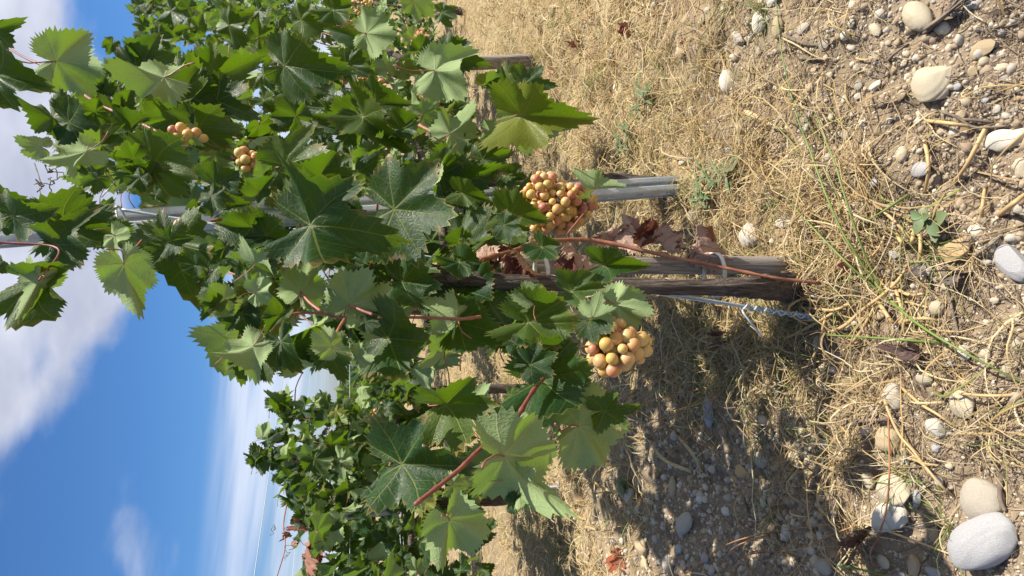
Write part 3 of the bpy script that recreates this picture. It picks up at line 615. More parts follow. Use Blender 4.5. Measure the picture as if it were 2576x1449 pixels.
# stay wire from the steel post down to its anchor in the soil
wa = on_ground(2062, 804)-np.array([0, 0, .02]); wb = on_row(308, 528, .06)[0]
def stay():
    L = np.linalg.norm(wb-wa); T = (wb-wa)/L; u = np.cross(T, [0, 1., 0]); u /= np.linalg.norm(u); w = np.cross(T, u); t = np.linspace(0, 1, 160); paths = []
    for ph in (0, math.pi):
        tw = np.where(t < .13, t*330, .13*330+(t-.13)*7); r = np.where(t < .13, .0034, .0022)
        paths.append(wa+(t*L)[:, None]*T+(r*np.cos(tw+ph))[:, None]*u+(r*np.sin(tw+ph))[:, None]*w)
    k = .135*L; t2 = np.linspace(0, 1, 60)   # the wrapped-back end and its free tail
    p3 = wa+(k*(1-t2*.9))[:, None]*T+(.0058*np.cos(t2*50))[:, None]*u+(.0058*np.sin(t2*50))[:, None]*w
    tail = [wa+T*k+u*.006, wa+T*k-np.array([.018, .01, .0]), wa+T*(k-.02)-np.array([.055, .018, .01])]
    paths += [p3, crs(tail, 10)]
    ring_ = [wb+np.array([.034*math.cos(a), -.005+.026*math.sin(a), .01*math.cos(a)])-RN*.03 for a in np.linspace(0, 2*np.pi, 24)]
    paths.append(np.array(ring_)); wire_thing('stay_wire', paths, .0021, 'twisted double galvanised stay wire slanting from the steel post into the soil', wa)
stay()

# ------------------------------------------------------------------ grapes
def sphere_mesh(nu=18, nv=12):
    V = [(0, 0, 1)]; 
    for i in range(1, nv):
        for j in range(nu): V.append((math.sin(math.pi*i/nv)*math.cos(2*math.pi*j/nu), math.sin(math.pi*i/nv)*math.sin(2*math.pi*j/nu), math.cos(math.pi*i/nv)))
    V.append((0, 0, -1)); f = [(0, 1+j, 1+(j+1) % nu) for j in range(nu)]
    for i in range(nv-2):
        for j in range(nu): a = 1+i*nu; f.append((a+j, a+nu+j, a+nu+(j+1) % nu, a+(j+1) % nu))
    b = 1+(nv-2)*nu; f += [(b+j, len(V)-1, b+(j+1) % nu) for j in range(nu)]
    return V, f
BV, BF = sphere_mesh(); BM = mesh('berry', np.array(BV)*np.array([.0102, .0102, .0108]), BF, [M_BERRY])
def bunch(center, w, h, n, label, bd=.0205, off=0., small=1.):
    c = np.asarray(center, float); root = thing('grape_bunch', c+np.array([0, 0, h*.55]), label, 'grapes', 'bunches of ripe grapes')
    pts = []; tries = 0
    while len(pts) < n and tries < 6000:
        tries += 1; u = rng.normal(0, 1, 3); u /= np.linalg.norm(u); z = u[2]; wz = w*.5*(.60+.40*np.clip(z+.5, -1, 1))*(1+.22*math.sin(3*math.atan2(u[1], u[0])+5*z)); k = R.choice((1, 1, .6))
        p = c+np.array([u[0]*wz*k, u[1]*wz*k, z*h*.5*k])
        if all(np.linalg.norm(p-q) > bd*small*.76 for q in pts): pts.append(p)
    for p in pts:
        s = R.choice((.72, .86, .95, 1., 1.05, 1.1))*small; o = link('berry', BM, root, Matrix.Translation(Vector(p)) @ Matrix.Rotation(R.uniform(0, 6), 4, 'Z') @ Matrix.Rotation(R.uniform(0, 3), 4, 'X') @ Matrix.Scale(s, 4))
    parts = [tube([c+np.array([0, 0, h*.75]), c+np.array([.002, 0, h*.4]), c+np.array([0, .002, -h*.35])], [.0022, .0016, .001], 6, 12)]
    for p in pts[:60]: parts.append(tube([np.array([c[0], c[1], min(p[2]+.012, c[2]+h*.4)]), p], .0008, 4))
    v, f = join(parts); link('stem', mesh('stem', v, f, [M_CANE_G]), root); return root
def bunch_px(x, y, wpx, hpx, n, label, off=.08, **k):
    c, dep = on_row(x, y, off); return bunch(c, wpx/F_PX*dep, hpx/F_PX*dep, n, label, **k)
bunch_px(1405, 515, 150, 200, 160, 'large full bunch of amber pink grapes hanging in front of the steel post', .05)
bunch_px(1562, 872, 130, 150, 100, 'bunch of amber grapes hanging at the row end left of the stay wire', .05)
bunch_px(470, 340, 70, 90, 11, 'loose little bunch of pale grapes high in the leaves', .10)
bunch_px(636, 402, 60, 70, 14, 'small bunch of amber grapes beside a gap of sky in the leaves', .06)
bunch_px(915, 10, 50, 60, 16, 'small grape bunch deep in the leaves toward the far end of the near row', .12)
bunch_px(915, 200, 70, 100, 24, 'golden grape bunch half hidden in leaves above the far weathered stake', .08)
bunch_px(1245, 1118, 40, 48, 3, 'few single berries hanging from the shoot that reaches out past the row end', .0)
bunch_px(478, 567, 26, 46, 3, 'two or three berries tucked against the top of the steel post', .05)
bunch_px(865, 60, 36, 46, 10, 'tiny reddish grape bunch in deep shade among the far leaves', .08)

# ------------------------------------------------------------------ withered leaves on the near vine
DRYC = [(.40,.27,.22,.25),(.16,.03,.03,.2),(.30,.12,.08,.3)]
def dry_at(p, L, parent=None, tint=(.4,.27,.22,1.), label=None, cat=None, group=None, ax=None, nrm=None):
    ax = rng.normal(0, 1, 3) if ax is None else ax; nrm = rng.normal(0, 1, 3) if nrm is None else nrm
    mw = place_matrix(p, ax, nrm, L); o = link('withered_leaf', R.choice(DL), parent, mw, label, cat, group); o.color = tint; return o
for reg, x, y, l in (('M',680,310,.06),('M',800,310,.05),('M',1000,350,.055),('M',1100,400,.045),('M',1180,375,.03),('M',1360,420,.06),('M',1480,480,.05),('M',100,510,.06),('M',490,440,.05),('X',300,180,.045),('B',1300,660,.07),('B',1225,280,.06)):
    p = on_row(*px(reg, x, y), off=.04)[0]; v = vine_for(p)
    dry_at(p, l, v, R.choice([(.48,.36,.30,R.uniform(.3,1)), (.16,.05,.045,R.uniform(.5,1))]) if reg != 'B' else (.55,.33,.12,.2), ax=-_fw*.2+Vector((R.uniform(-1,1),0,-.8)))
# tendrils
def tendril(c, size, vine, turns=3):
    q = np.cumsum(rng.normal(0, 1, (turns*3+3, 3)), 0); q -= q.mean(0); P = np.asarray(c)+crs(q*size/(np.abs(q).max()*1.6), 20*turns+20)
    v, f = tube(P, [.0012, .0007], 5); link('tendril', mesh('tendril', v, f, [M_TWIG]), vine)
for x, y, sz in ((400,1330,.03),(430,1300,.03),(350,1395,.035),(300,1400,.03)):
    p = on_row(*px('A', x, y), off=.03)[0]; tendril(p, sz, vine_for(p), R.randint(2, 5))
cane('A', [(280,1449),(310,1400),(260,1230)], .0012, .0012, .03, M_TWIG, 'tendril', nodes=False)

# ------------------------------------------------------------------ the next row and the rows behind it
OFF2 = float((on_ground(1408, 1235)-P1)@RN)
_s3 = float((on_ground(1412, 1268)-P1)@RD); V2S = [_s3, _s3+.8, _s3+1.65, _s3-.8]
V2L = ['grapevine of the second row with withered brown leaves on its tall thin shoot', 'grapevine of the second row with tall leafy shoots against the pale sky',
       'low grapevine of the second row where the trellis wires run bare', 'grapevine of the second row nearest the open headland']
V2 = [thing('grapevine', rowp(s, OFF2), V2L[k], 'grapevine', 'grapevines of the second row') for k, s in enumerate(V2S)]
OUT2 = np.array([(770,1700),(760,1440),(745,1330),(770,1290),(730,1240),(690,1200),(650,1160),(700,1130),(690,1060),(700,1020),(850,1000),(890,950),(910,900),(920,850),(1030,850),(1050,950),(1120,1020),(1200,1120),(1240,1250),(1220,1440),(1230,1700)], float)
cand = 5200; s_ = rng.uniform(-.4, 3.0, cand); z_ = rng.uniform(.35, 1.6, cand); o_ = rng.uniform(-.25, .2, cand)
PP = P1+RD*s_[:, None]+RN*(OFF2+o_)[:, None]; PP[:, 2] = z_; X_, Y_, D_ = project(PP); ok = inside(OUT2, X_, Y_)
c2 = [0]*4
for q in np.where(ok)[0]:
    k = int(np.argmin([abs(s_[q]-a) for a in V2S]))
    if c2[k] >= [230, 200, 120, 90][k]: continue
    c2[k] += 1; fill_leaf(PP[q], V2[k], (.045, .095))
def shoot2(reg, pts, vine, r=.003, leaves=6, off=0.):
    P = [on_row(*px(reg, *p), off=OFF2+off)[0] for p in pts]; v, f = tube(P, [r*.6, r], 6, 6*len(P)); link('cane', mesh('cane', v, f, [M_CANE]), vine)
    Q = crs(P, 40)
    for k in range(leaves):
        p = Q[int((k+.5)/leaves*32)]+rng.normal(0, .02, 3); fill_leaf(p, vine, (.05, .085))
shoot2('V', [(190,370),(300,430),(480,470),(800,495)], V2[1], .003, 9); shoot2('V', [(60,700),(180,680),(280,710),(450,745)], V2[1], .003, 10)
shoot2('V', [(150,560),(260,600),(480,560)], V2[1], .003, 8); shoot2('V', [(200,300),(330,430)], V2[1], .002, 5)
shoot2('V', [(235,1449),(285,1270),(275,1130),(295,1000),(330,860)], V2[0], .0032, 0)
shoot2('V', [(800,1280),(860,1280),(945,1320)], V2[0], .004, 0); shoot2('V', [(660,745),(770,740)], V2[1], .004, 0)
for x, y in ((250, 930), (340, 920), (400, 940), (310, 960), (430, 1060), (440, 830), (350, 800)):
    p = on_row(*px('V', x, y), off=OFF2)[0]; fill_leaf(p, V2[0], (.05, .08))
for x, y, l in ((440,1010,.07),(430,1135,.075),(410,1340,.08),(450,1260,.06),(315,1175,.03),(325,1255,.025),(455,790,.04)):
    p = on_row(*px('V', x, y), off=OFF2)[0]; dry_at(p, l, V2[0], (.25,.09,.06,R.uniform(.1,.5)))
for x, y in ((210,1160),(300,1300),(420,850)): p = on_row(*px('V', x, y), off=OFF2)[0]; tendril(p, .05, V2[0])
for k, s in enumerate(V2S):
    b = rowp(s, OFF2); b[2] = gz(b)-.03; trunk(V2[k], [b, b+np.array([.01, 0, .3]), rowp(s+.02, OFF2, .6)], [.03, .022, .02], 40+k, 18, 40)
    for sg in (-1, 1): trunk(V2[k], [rowp(s, OFF2, .58), rowp(s+sg*.12, OFF2, .66), rowp(s+sg*.36, OFF2, .68)], [.015, .011, .008], 50+k, 12, 20, 'arm')
c, dep = on_row(*px('H', 910, 240), off=OFF2); bunch(c, .07, .09, 22, 'small amber grape bunch on the second row vine', small=.8)
c, dep = on_row(*px('H', 1390, 1065), off=OFF2); bunch(c, .06, .08, 14, 'small shaded grape bunch low on the second row vine', small=.8)
b2 = on_ground(1408, 1232); t2 = on_row(803, 1306, OFF2)[0]
steel_post(b2-np.array([0, 0, .06]), t2, .038, .026, -_fw, 'galvanised steel post standing within the second vine row', True)
def trellis(s0, s1, off, z, label, sag=.0, double=False):
    t = np.linspace(0, 1, 24); P = np.array([rowp(s0+(s1-s0)*q, off, z-sag*4*q*(1-q)) for q in t]); ps = [P]
    if double: ps.append(P+np.array([0, 0, .012])+RN*.01)
    wire_thing('trellis_wire', ps, .0014, label)
for z, w, s in ((1.235, 'top', .0), (.90, 'middle', .0), (.70, 'fruiting', .01)):
    trellis(-.6, 14, OFF2, z, w+' trellis wire of the second vine row', s, z < .8)
for z, w in ((1.42, 'top'), (1.05, 'middle'), (.72, 'fruiting')): trellis(.42, 9, -.03, z, w+' trellis wire running through the near vine row')
# third and fourth rows: crowns too far off to pick leaves apart
def lowleaf():
    a = np.radians([0, 26, 47, 76, 103, 125, 148, 178, -148, -125, -103, -76, -47, -26]); r = np.array([1, .6, .85, .5, .65, .48, .5, .1, .5, .48, .65, .5, .85, .6])
    V = np.column_stack([np.sin(a)*r, np.cos(a)*r, .18*np.abs(np.sin(a)*r)-.2*r*r]); return np.vstack([[0, 0, 0], V]), [(0, 1+(k+1) % 14, 1+k) for k in range(14)], a, r
LLV, LLF, LLA, LLR = lowleaf()
def crown_mesh(name, centers, Ls):
    n = len(centers); k = len(LLV); ax = rng.normal(0, .6, (n, 3))+np.array([0, 0, -.5])+RN*.3; ax /= np.linalg.norm(ax, axis=1)[:, None]
    nm = rng.normal(0, .45, (n, 3))+np.array([0, 0, .7])+RN*rng.uniform(.1, 1., n)[:, None]; nm -= ax*(nm*ax).sum(1)[:, None]; nm /= np.linalg.norm(nm, axis=1)[:, None]; xx = np.cross(ax, nm)
    V = centers[:, None]+Ls[:, None, None]*(LLV[None, :, 0:1]*xx[:, None]+LLV[None, :, 1:2]*ax[:, None]+LLV[None, :, 2:3]*nm[:, None])
    f = (np.array(LLF)[None]+(np.arange(n)*k)[:, None, None]).reshape(-1, 3); me = mesh(name, V.reshape(-1, 3), f, [M_LEAF])
    u1, u2 = me.uv_layers.new(name='vein'), me.uv_layers.new(name='flat'); flat = np.tile(LLV[:, :2], (n, 1)); lo = f.ravel()
    fl_ = flat[lo]+np.repeat(rng.uniform(0, 30, (n, 2)), 14*3, 0); u2.data.foreach_set('uv', fl_.ravel()); v_ = np.abs(flat[lo][:, ::-1])+np.array([0, .03]); u1.data.foreach_set('uv', v_.ravel())
    e = me.attributes.new('edge', 'FLOAT', 'POINT'); e.data.foreach_set('value', np.zeros(n*k, np.float32)); return me
def far_vine(s, off, hgt, label, group, n=260):
    b = rowp(s, off); b[2] = gz(b)-.03; root = thing('grapevine', b, label, 'grapevine', group)
    c = np.column_stack([rng.normal(0, .33, n), rng.normal(0, .12, n), .55+(hgt-.55)*rng.beta(1.3, 1.5, n)])
    C = P1+RD*(s+c[:, 0:1])+RN*(off+c[:, 1:2]); C[:, 2] = c[:, 2]
    o = link('crown', crown_mesh('crown', C, rng.uniform(.05, .095, n)), root); o.color = (.1, .15, .02, 1)
    v, f = tube([b, b+np.array([.01, 0, .3]), rowp(s, off, .65)], [.03, .02, .016], 8, 8); link('trunk', mesh('trunk', v, f, [M_BARK]), root)
for k in range(5): far_vine(3.2+k*.95, OFF2, .95+.1*(k % 2), 'small distant grapevine standing farther down the second row', 'distant vines of the second row', 190)
for r_ in (2, 3):
    for k in range(9):
        far_vine(-1.2+k*1.0+.3*r_, OFF2*r_, .98+.10*R.random(), ['', '', 'small grapevine standing in the third row behind', 'small grapevine standing in the fourth row behind'][r_], ['', '', 'vines of the third row', 'vines of the fourth row'][r_], 240 if r_ == 2 else 170)
for r_, w in ((2, 'third'), (3, 'fourth')):
    for z, nm in ((.75, 'low'), (1.0, 'middle'), (1.25, 'top')): trellis(-2, 9, OFF2*r_, z, nm+' trellis wire of the '+w+' vine row')
b4 = rowp(3.1, OFF2*2); steel_post(b4-np.array([0, 0, .05]), b4+np.array([0, 0, 1.3]), .05, .03, -_fw, 'small distant galvanised post in the third vine row', False)

# ------------------------------------------------------------------ stones
def ico(sub):
    t = (1+5**.5)/2; V = [(-1,t,0),(1,t,0),(-1,-t,0),(1,-t,0),(0,-1,t),(0,1,t),(0,-1,-t),(0,1,-t),(t,0,-1),(t,0,1),(-t,0,-1),(-t,0,1)]
    V = [np.array(v)/np.linalg.norm(v) for v in V]
    Fc = [(0,11,5),(0,5,1),(0,1,7),(0,7,10),(0,10,11),(1,5,9),(5,11,4),(11,10,2),(10,7,6),(7,1,8),(3,9,4),(3,4,2),(3,2,6),(3,6,8),(3,8,9),(4,9,5),(2,4,11),(6,2,10),(8,6,7),(9,8,1)]
    for _ in range(sub):
        mid = {}; nf = []
        def g(a, b):
            k = (min(a, b), max(a, b))
            if k not in mid: m = V[a]+V[b]; V.append(m/np.linalg.norm(m)); mid[k] = len(V)-1
            return mid[k]
        for a, b, c in Fc: ab, bc, ca = g(a, b), g(b, c), g(c, a); nf += [(a, ab, ca), (b, bc, ab), (c, ca, bc), (ab, bc, ca)]
        Fc = nf
    return np.array(V), np.array(Fc)
IV3, IF3 = ico(4); IV2, IF2 = ico(2); IV1, IF1 = ico(1)
def stone_mesh(seed, angular=0., V=IV3, Fc=IF3):
    r = np.random.default_rng(seed); v = V.copy(); d = np.ones(len(v))
    for _ in range(3): d += .06*np.sin(v@r.normal(0, 2.0, 3)+r.uniform(0, 6))
    d += .02*np.sin(v@r.normal(0, 6, 3)+r.uniform(0, 6))+.010*np.sin(v@r.normal(0, 14, 3))
    v = v*d[:, None]
    if angular:
        for _ in range(9):
            n = r.normal(0, 1, 3); n /= np.linalg.norm(n); h = r.uniform(.62, .85); k = v@n; over = np.clip(k-h, 0, None); v = v-n*over[:, None]*angular
    v = v/np.abs(v).max(0)
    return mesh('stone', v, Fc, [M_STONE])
CREAM, WHITE, GREY, BLUE, TAN, OCHRE = (.56,.50,.375), (.62,.585,.51), (.45,.41,.345), (.42,.425,.445), (.48,.385,.25), (.49,.36,.19)
def stone_at(p, a, b, c, rot, col, me, label, group=None, sink=.3, tilt=0.):
    z = gz(p)+c*(1-2*sink)
    mw = Matrix.Translation((p[0], p[1], z)) @ Matrix.Rotation(rot, 4, 'Z') @ Matrix.Rotation(tilt, 4, 'X') @ Matrix.Diagonal((a, b, c, 1))
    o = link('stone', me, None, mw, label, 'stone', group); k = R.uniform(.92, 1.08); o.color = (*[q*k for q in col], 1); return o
# region, box in the crop, angular, colour, turn, label
ST = [('D',990,-20,1225,270,0,CREAM,.5,'largest smooth cream cobble lying on bare soil'),('D',1110,485,1390,790,1,CREAM,.2,'broken triangular pale stone with a bluish corner on bare soil'),('D',1500,310,1700,440,1,TAN,.3,'flat wedge shaped tan stone half sunk in bare soil'),
('D',1610,968,1932,1145,0,WHITE,-.1,'oblong rough white cobble on the bare soil beside dry stalks'),('D',1480,-10,1560,80,0,BLUE,.1,'bluish rounded pebble beside the brown twig bundle'),('D',765,165,855,280,0,CREAM,.5,''),('D',1700,480,1812,562,0,CREAM,.2,''),('D',1392,625,1460,685,0,BLUE,0,''),
('D',655,610,720,685,0,GREY,0,''),('D',745,615,850,690,1,WHITE,.3,''),('D',40,115,122,300,0,TAN,.0,'long tan pebble lying next to a dark twig'),('D',-30,-30,80,50,0,WHITE,0,''),('D',1505,500,1588,580,1,TAN,.4,''),('D',1605,738,1665,782,0,BLUE,0,''),('D',1848,720,1915,778,0,OCHRE,.3,''),
('D',785,370,852,458,1,CREAM,.2,''),('D',200,168,330,265,0,GREY,0,''),('D',1843,800,1890,862,0,GREY,0,''),('D',1850,1190,1960,1370,1,CREAM,0,''),('D',648,700,702,755,1,WHITE,0,''),('D',1740,570,1810,600,0,BLUE,0,''),('D',880,885,935,935,1,WHITE,0,''),('D',610,140,662,215,0,CREAM,.3,''),
('C',1825,80,1915,255,0,WHITE,.05,'smooth pale oval pebble at the edge of the dry grass'),('C',1680,225,1778,360,1,GREY,.5,'flat grey slab leaning on small pebbles'),('C',1610,315,1670,395,0,GREY,0,''),('C',1640,400,1695,465,0,WHITE,.3,''),('C',1575,525,1690,715,0,WHITE,.2,'cracked pale oval stone lying by the dry grass'),
('C',1408,135,1456,195,0,CREAM,.4,''),('C',1578,20,1616,95,0,CREAM,.3,''),('C',965,25,1010,60,0,WHITE,0,''),('C',1050,8,1100,60,0,CREAM,0,''),('C',1850,625,1892,690,1,CREAM,0,''),('C',1760,250,1802,322,1,CREAM,0,''),('C',1450,55,1502,112,1,GREY,0,''),('C',820,155,892,222,0,CREAM,0,''),('C',768,620,802,700,0,WHITE,0,''),('C',1230,1208,1302,1245,0,WHITE,0,''),
('I',1280,350,1540,540,1,OCHRE,.1,'ochre angular rock shaded by a small green weed'),('I',1735,410,1990,690,1,BLUE,.7,'whitish grey slab of stone with a sharp corner on bare soil'),('I',605,75,692,188,0,GREY,.1,''),('I',1660,795,1742,852,0,CREAM,.2,''),('I',1612,503,1660,547,0,GREY,0,''),('I',1430,1155,1532,1282,1,WHITE,.2,'rough white lump of stone beneath the thin green blade'),
('I',1330,1268,1420,1322,0,BLUE,.2,''),('I',1110,1335,1242,1460,0,CREAM,0,'cream round stone under fallen straw'),('I',1310,1158,1382,1218,1,CREAM,0,''),('I',1180,900,1222,952,0,GREY,0,''),('I',580,955,682,1052,0,CREAM,0,''),('I',1590,1085,1652,1126,0,WHITE,0,''),('I',30,175,222,272,0,WHITE,0,''),
('J',870,-10,1036,212,0,GREY,.3,'grey oval cobble crossed by straw blades'),('J',820,325,1002,522,0,TAN,.2,'tan egg shaped cobble under crossing straw'),('J',1180,255,1350,402,1,WHITE,.2,'small white blocky stone with a straw bundle over it'),('J',795,670,1085,930,1,CREAM,.0,'square pale block of stone with ochre cracks'),('J',755,880,1050,1112,0,WHITE,-.6,'long smooth white cobble lying against the square block'),
('J',1445,708,1772,1040,0,GREY,.1,'big round grey cobble touching a long bluish boulder'),('J',1375,960,1812,1430,0,BLUE,-.75,'biggest long bluish grey boulder with straw shadows'),('J',1770,1035,1862,1126,0,GREY,0,''),('J',358,1308,488,1442,0,GREY,0,'round grey cobble at the border of the shade'),('J',705,665,800,792,0,CREAM,0,''),('J',1090,790,1156,940,1,BLUE,0,''),('J',1000,540,1072,602,0,WHITE,0,''),
('J',1235,450,1300,525,1,BLUE,0,''),('J',698,320,762,392,0,WHITE,0,''),('J',1060,1290,1160,1470,1,TAN,0,''),('J',1180,1385,1312,1470,1,BLUE,0,''),('J',1250,680,1332,770,1,WHITE,0,''),('J',780,150,852,262,1,GREY,0,''),
('G',1570,928,1656,996,0,WHITE,0,'bright white pebble lying alone on the shaded soil'),('G',1230,950,1372,1152,0,GREY,-.6,'long pale stone lying in the shade of the row'),('G',1262,1060,1312,1172,0,GREY,-.4,''),('G',1185,690,1252,852,0,TAN,0,''),('G',860,778,946,912,0,GREY,0,''),('G',930,1160,1032,1302,0,TAN,0,''),('G',970,1310,1042,1402,0,TAN,0,''),('G',1140,1280,1222,1432,0,GREY,0,''),
('G',1430,1270,1492,1352,0,BLUE,0,''),('G',1670,615,1812,716,1,OCHRE,0,'flat brownish stone in the shade of the row'),('G',1830,510,1940,642,0,GREY,0,'round grey stone beside shaded dry grass'),('G',1490,610,1546,682,0,GREY,0,''),('G',1455,60,1532,330,0,BLUE,-.15,'long narrow pale stone lying beneath rusty stems'),('G',1268,1328,1312,1402,0,GREY,0,''),('G',812,1160,852,1212,0,WHITE,0,''),('G',800,1250,852,1292,0,WHITE,0,''),('G',1060,1140,1112,1202,0,GREY,0,''),('G',580,10,632,62,0,WHITE,0,''),
('M',1710,228,1892,432,0,WHITE,.1,'pale stone buried under a mat of straw'),('M',1320,140,1382,212,0,WHITE,0,''),('M',590,420,692,512,0,GREY,0,'')]
CN = {CREAM: 'cream', WHITE: 'whitish', GREY: 'grey', BLUE: 'bluish', TAN: 'tan', OCHRE: 'ochre'}
def small_label(col, ang): return ('small %s broken stone lying on the ground' if ang else 'small %s rounded pebble lying on the ground') % CN[col], ('small %s broken stones' if ang else 'small %s pebbles') % CN[col]
STONE_POS = []
for k, (reg, x0, y0, x1, y1, ang, col, rot, lab) in enumerate(ST):
    (ax0, ay0), (ax1, ay1) = px(reg, x0, y0), px(reg, x1, y1); p = on_ground(.5*(ax0+ax1)+.12*(ax1-ax0), .5*(ay0+ay1)); dep = project(p)[2][0]
    w = (ay1-ay0)/F_PX*dep; e = math.atan2(CAM_H, math.hypot(p[0], p[1])); h = (ax1-ax0)/F_PX*dep/(math.sin(e)*.75+.33)
    g = None
    if not lab: lab, g = small_label(col, ang)
    if rot and abs(rot) > .4:
        Lg = math.hypot(w, h); a, b, r_ = Lg*.47, Lg*.25, math.copysign(math.atan2(h, w), rot)
    else: a, b, r_ = w/2, h/2, rot*.3
    c = min(a, b)*R.uniform(.62, .8); STONE_POS.append((p[0], p[1], max(a, b)))
    stone_at(p, a, b, c, r_, col, stone_mesh(500+k, .8 if ang else .3), lab, g, .29, R.uniform(-.12, .12))
PB = [stone_mesh(700+k, .8*(k % 2), IV2, IF2) for k in range(10)]
cols = [CREAM, CREAM, WHITE, GREY, GREY, BLUE, TAN]
n_p = 0
while n_p < 205:
    x, y = R.uniform(1250, 2650), R.uniform(-60, 1500); p = on_ground(x, y)
    if R.random() < .55*straw_density(p[None])[0]: continue
    a = min(R.lognormvariate(math.log(.0085), .42), .024)
    if any(math.hypot(p[0]-q[0], p[1]-q[1]) < q[2]+a for q in STONE_POS): continue
    k = R.randrange(10); col = R.choice(cols); lab, g = small_label(col, k % 2)
    b = a*R.uniform(.6, 1); stone_at(p, a, b, b*R.uniform(.55, .85), R.uniform(0, 6.28), col, PB[k], lab, g, .25, R.uniform(-.2, .2)); STONE_POS.append((p[0], p[1], a)); n_p += 1
# gravel and crumbs of soil too small to pick apart
def gravel(n, IV1=IV1, IF1=IF1, size=.0026, box=(1150, 2700, -150, 1600), name='gravel', lab='fine gravel and crumbs of soil scattered over the ground'):
    x = rng.uniform(box[0], box[1], n); y = rng.uniform(box[2], box[3], n); d = np.column_stack([(724.5-y)/F_PX, CP-SP*(x-1288)/F_PX, -SP-CP*(x-1288)/F_PX]); p = CAM+d*(-CAM_H/d[:, 2])[:, None]
    keep = rng.random(n) > .6*straw_density(p); p = p[keep]; n = len(p); p[:, 2] = gh(p[:, 0], p[:, 1])
    r = np.clip(rng.lognormal(math.log(size), .5, n), .001, size*3); sc = r[:, None]*rng.uniform(.6, 1.1, (n, 3)); a = rng.uniform(0, 6.28, n)
    v = IV1[None]*sc[:, None]*(1+rng.normal(0, .12, (n, len(IV1), 1))); X = v[..., 0]*np.cos(a)[:, None]-v[..., 1]*np.sin(a)[:, None]; Y = v[..., 0]*np.sin(a)[:, None]+v[..., 1]*np.cos(a)[:, None]
    V = np.stack([X, Y, v[..., 2]], -1)+p[:, None]; f = (IF1[None]+(np.arange(n)*len(IV1))[:, None, None]).reshape(-1, 3)
    me = mesh('gravel', V.reshape(-1, 3), f, [M_GRAVEL]); pal = np.array([(.34,.265,.18),(.38,.30,.205),(.31,.24,.165),(.46,.39,.28),(.52,.46,.36),(.40,.36,.30),(.28,.21,.145)])
    c = pal[rng.integers(0, len(pal), n)]*rng.uniform(.85, 1.1, (n, 1)); cc = np.repeat(np.column_stack([c, np.ones(n)]), len(IV1), 0)
    at = me.color_attributes.new('tint', 'FLOAT_COLOR', 'POINT'); at.data.foreach_set('color', cc.astype(np.float32).ravel())
    link(name, me, label=lab, cat='gravel', kind='stuff')
gm, t = mat('gravel_grain'); M_GRAVEL = gm
finish(t, principled(t, t.n('ShaderNodeAttribute', attribute_name='tint').outputs['Color'], .9, t.noise(300, objcoord(t), 2), .3, .001).outputs[0])
IV0, IF0 = ico(0)
gravel(34000, IV0, IF0, .0021)
gravel(5200, IV1, IF1, .0046, (1330, 2080, 900, 1560), 'coarse_gravel', 'coarse gravel strewn over the shaded soil between the rows')
gravel(1800, IV1, IF1, .004, (1850, 2700, -100, 700), 'coarse_gravel', 'coarse gravel strewn over the sunlit bare soil')

# ------------------------------------------------------------------ dry grass litter
PAL = np.array([(.64,.52,.29),(.58,.45,.21),(.68,.59,.38),(.50,.36,.16),(.40,.29,.16),(.28,.205,.14),(.62,.51,.32),(.48,.345,.155)])
def strands(name, label, start, head, elev, length, width, bend, arch, tint, segs=6, drop=0., kind='stuff', follow=True):
    n = len(start); t = np.linspace(0, 1, segs+1); ang = head[:, None]+bend[:, None]*(t[None]-.3)
    step = length[:, None]/segs; hx = np.cumsum(np.cos(ang)*step*np.cos(elev)[:, None], 1)-np.cos(ang)*step*np.cos(elev)[:, None]; hy = np.cumsum(np.sin(ang)*step*np.cos(elev)[:, None], 1)-np.sin(ang)*step*np.cos(elev)[:, None]
    X, Y = start[:, 0:1]+hx, start[:, 1:2]+hy; base = gh(X.ravel(), Y.ravel()).reshape(X.shape) if follow else start[:, 2:3]+0*X
    rise = np.sin(elev)[:, None]*length[:, None]*t-drop*(length[:, None]*t)**2*3
    Z = base+start[:, 2:3]+arch[:, None]*4*t*(1-t)+np.maximum(rise, -.0) + .0012
    P = np.stack([X, Y, Z], -1); T = np.gradient(P, axis=1); up = rng.normal(0, .5, (n, 1, 3))+np.array([0, 0, 1.]); sdv_ = np.cross(T, up); sdv_ /= np.linalg.norm(sdv_, axis=2, keepdims=True)+1e-9
    wv = (width[:, None]*(1-.75*t[None]**2)*.5)[..., None]; nrm = np.cross(sdv_, T); nrm /= np.linalg.norm(nrm, axis=2, keepdims=True)+1e-9
    V = np.stack([P-sdv_*wv, P+nrm*wv*.8, P+sdv_*wv], 2).reshape(-1, 3); k = (segs+1)*3    # a shallow keel, not flat paper
    q = np.arange(segs)[:, None]*3+np.array([0, 1])[None]; q = q.ravel(); f0 = np.stack([q, q+1, q+4, q+3], -1)
    f = (f0[None]+(np.arange(n)*k)[:, None, None]).reshape(-1, 4); me = mesh(name, V, f, [M_STRAW])
    cc = np.repeat(np.column_stack([tint, np.ones(n)]), k, 0).astype(np.float32); at = me.color_attributes.new('tint', 'FLOAT_COLOR', 'POINT'); at.data.foreach_set('color', cc.ravel())
    return link(name, me, label=label, cat='grass', kind=kind)
def sample_ground(n, x0=1150, x1=2720, y0=-200, y1=1650):
    x, y = rng.uniform(x0, x1, n), rng.uniform(y0, y1, n); d = np.column_stack([(724.5-y)/F_PX, CP-SP*(x-1288)/F_PX, -SP-CP*(x-1288)/F_PX]); return CAM+d*(-CAM_H/d[:, 2])[:, None]
def clear(p, keep=.1):
    ok = np.ones(len(p), bool)
    for x, y, r in STONE_POS:
        if r > .012: ok &= (np.hypot(p[:, 0]-x, p[:, 1]-y) > r*1.3) | (rng.random(len(p)) < keep)
    return ok
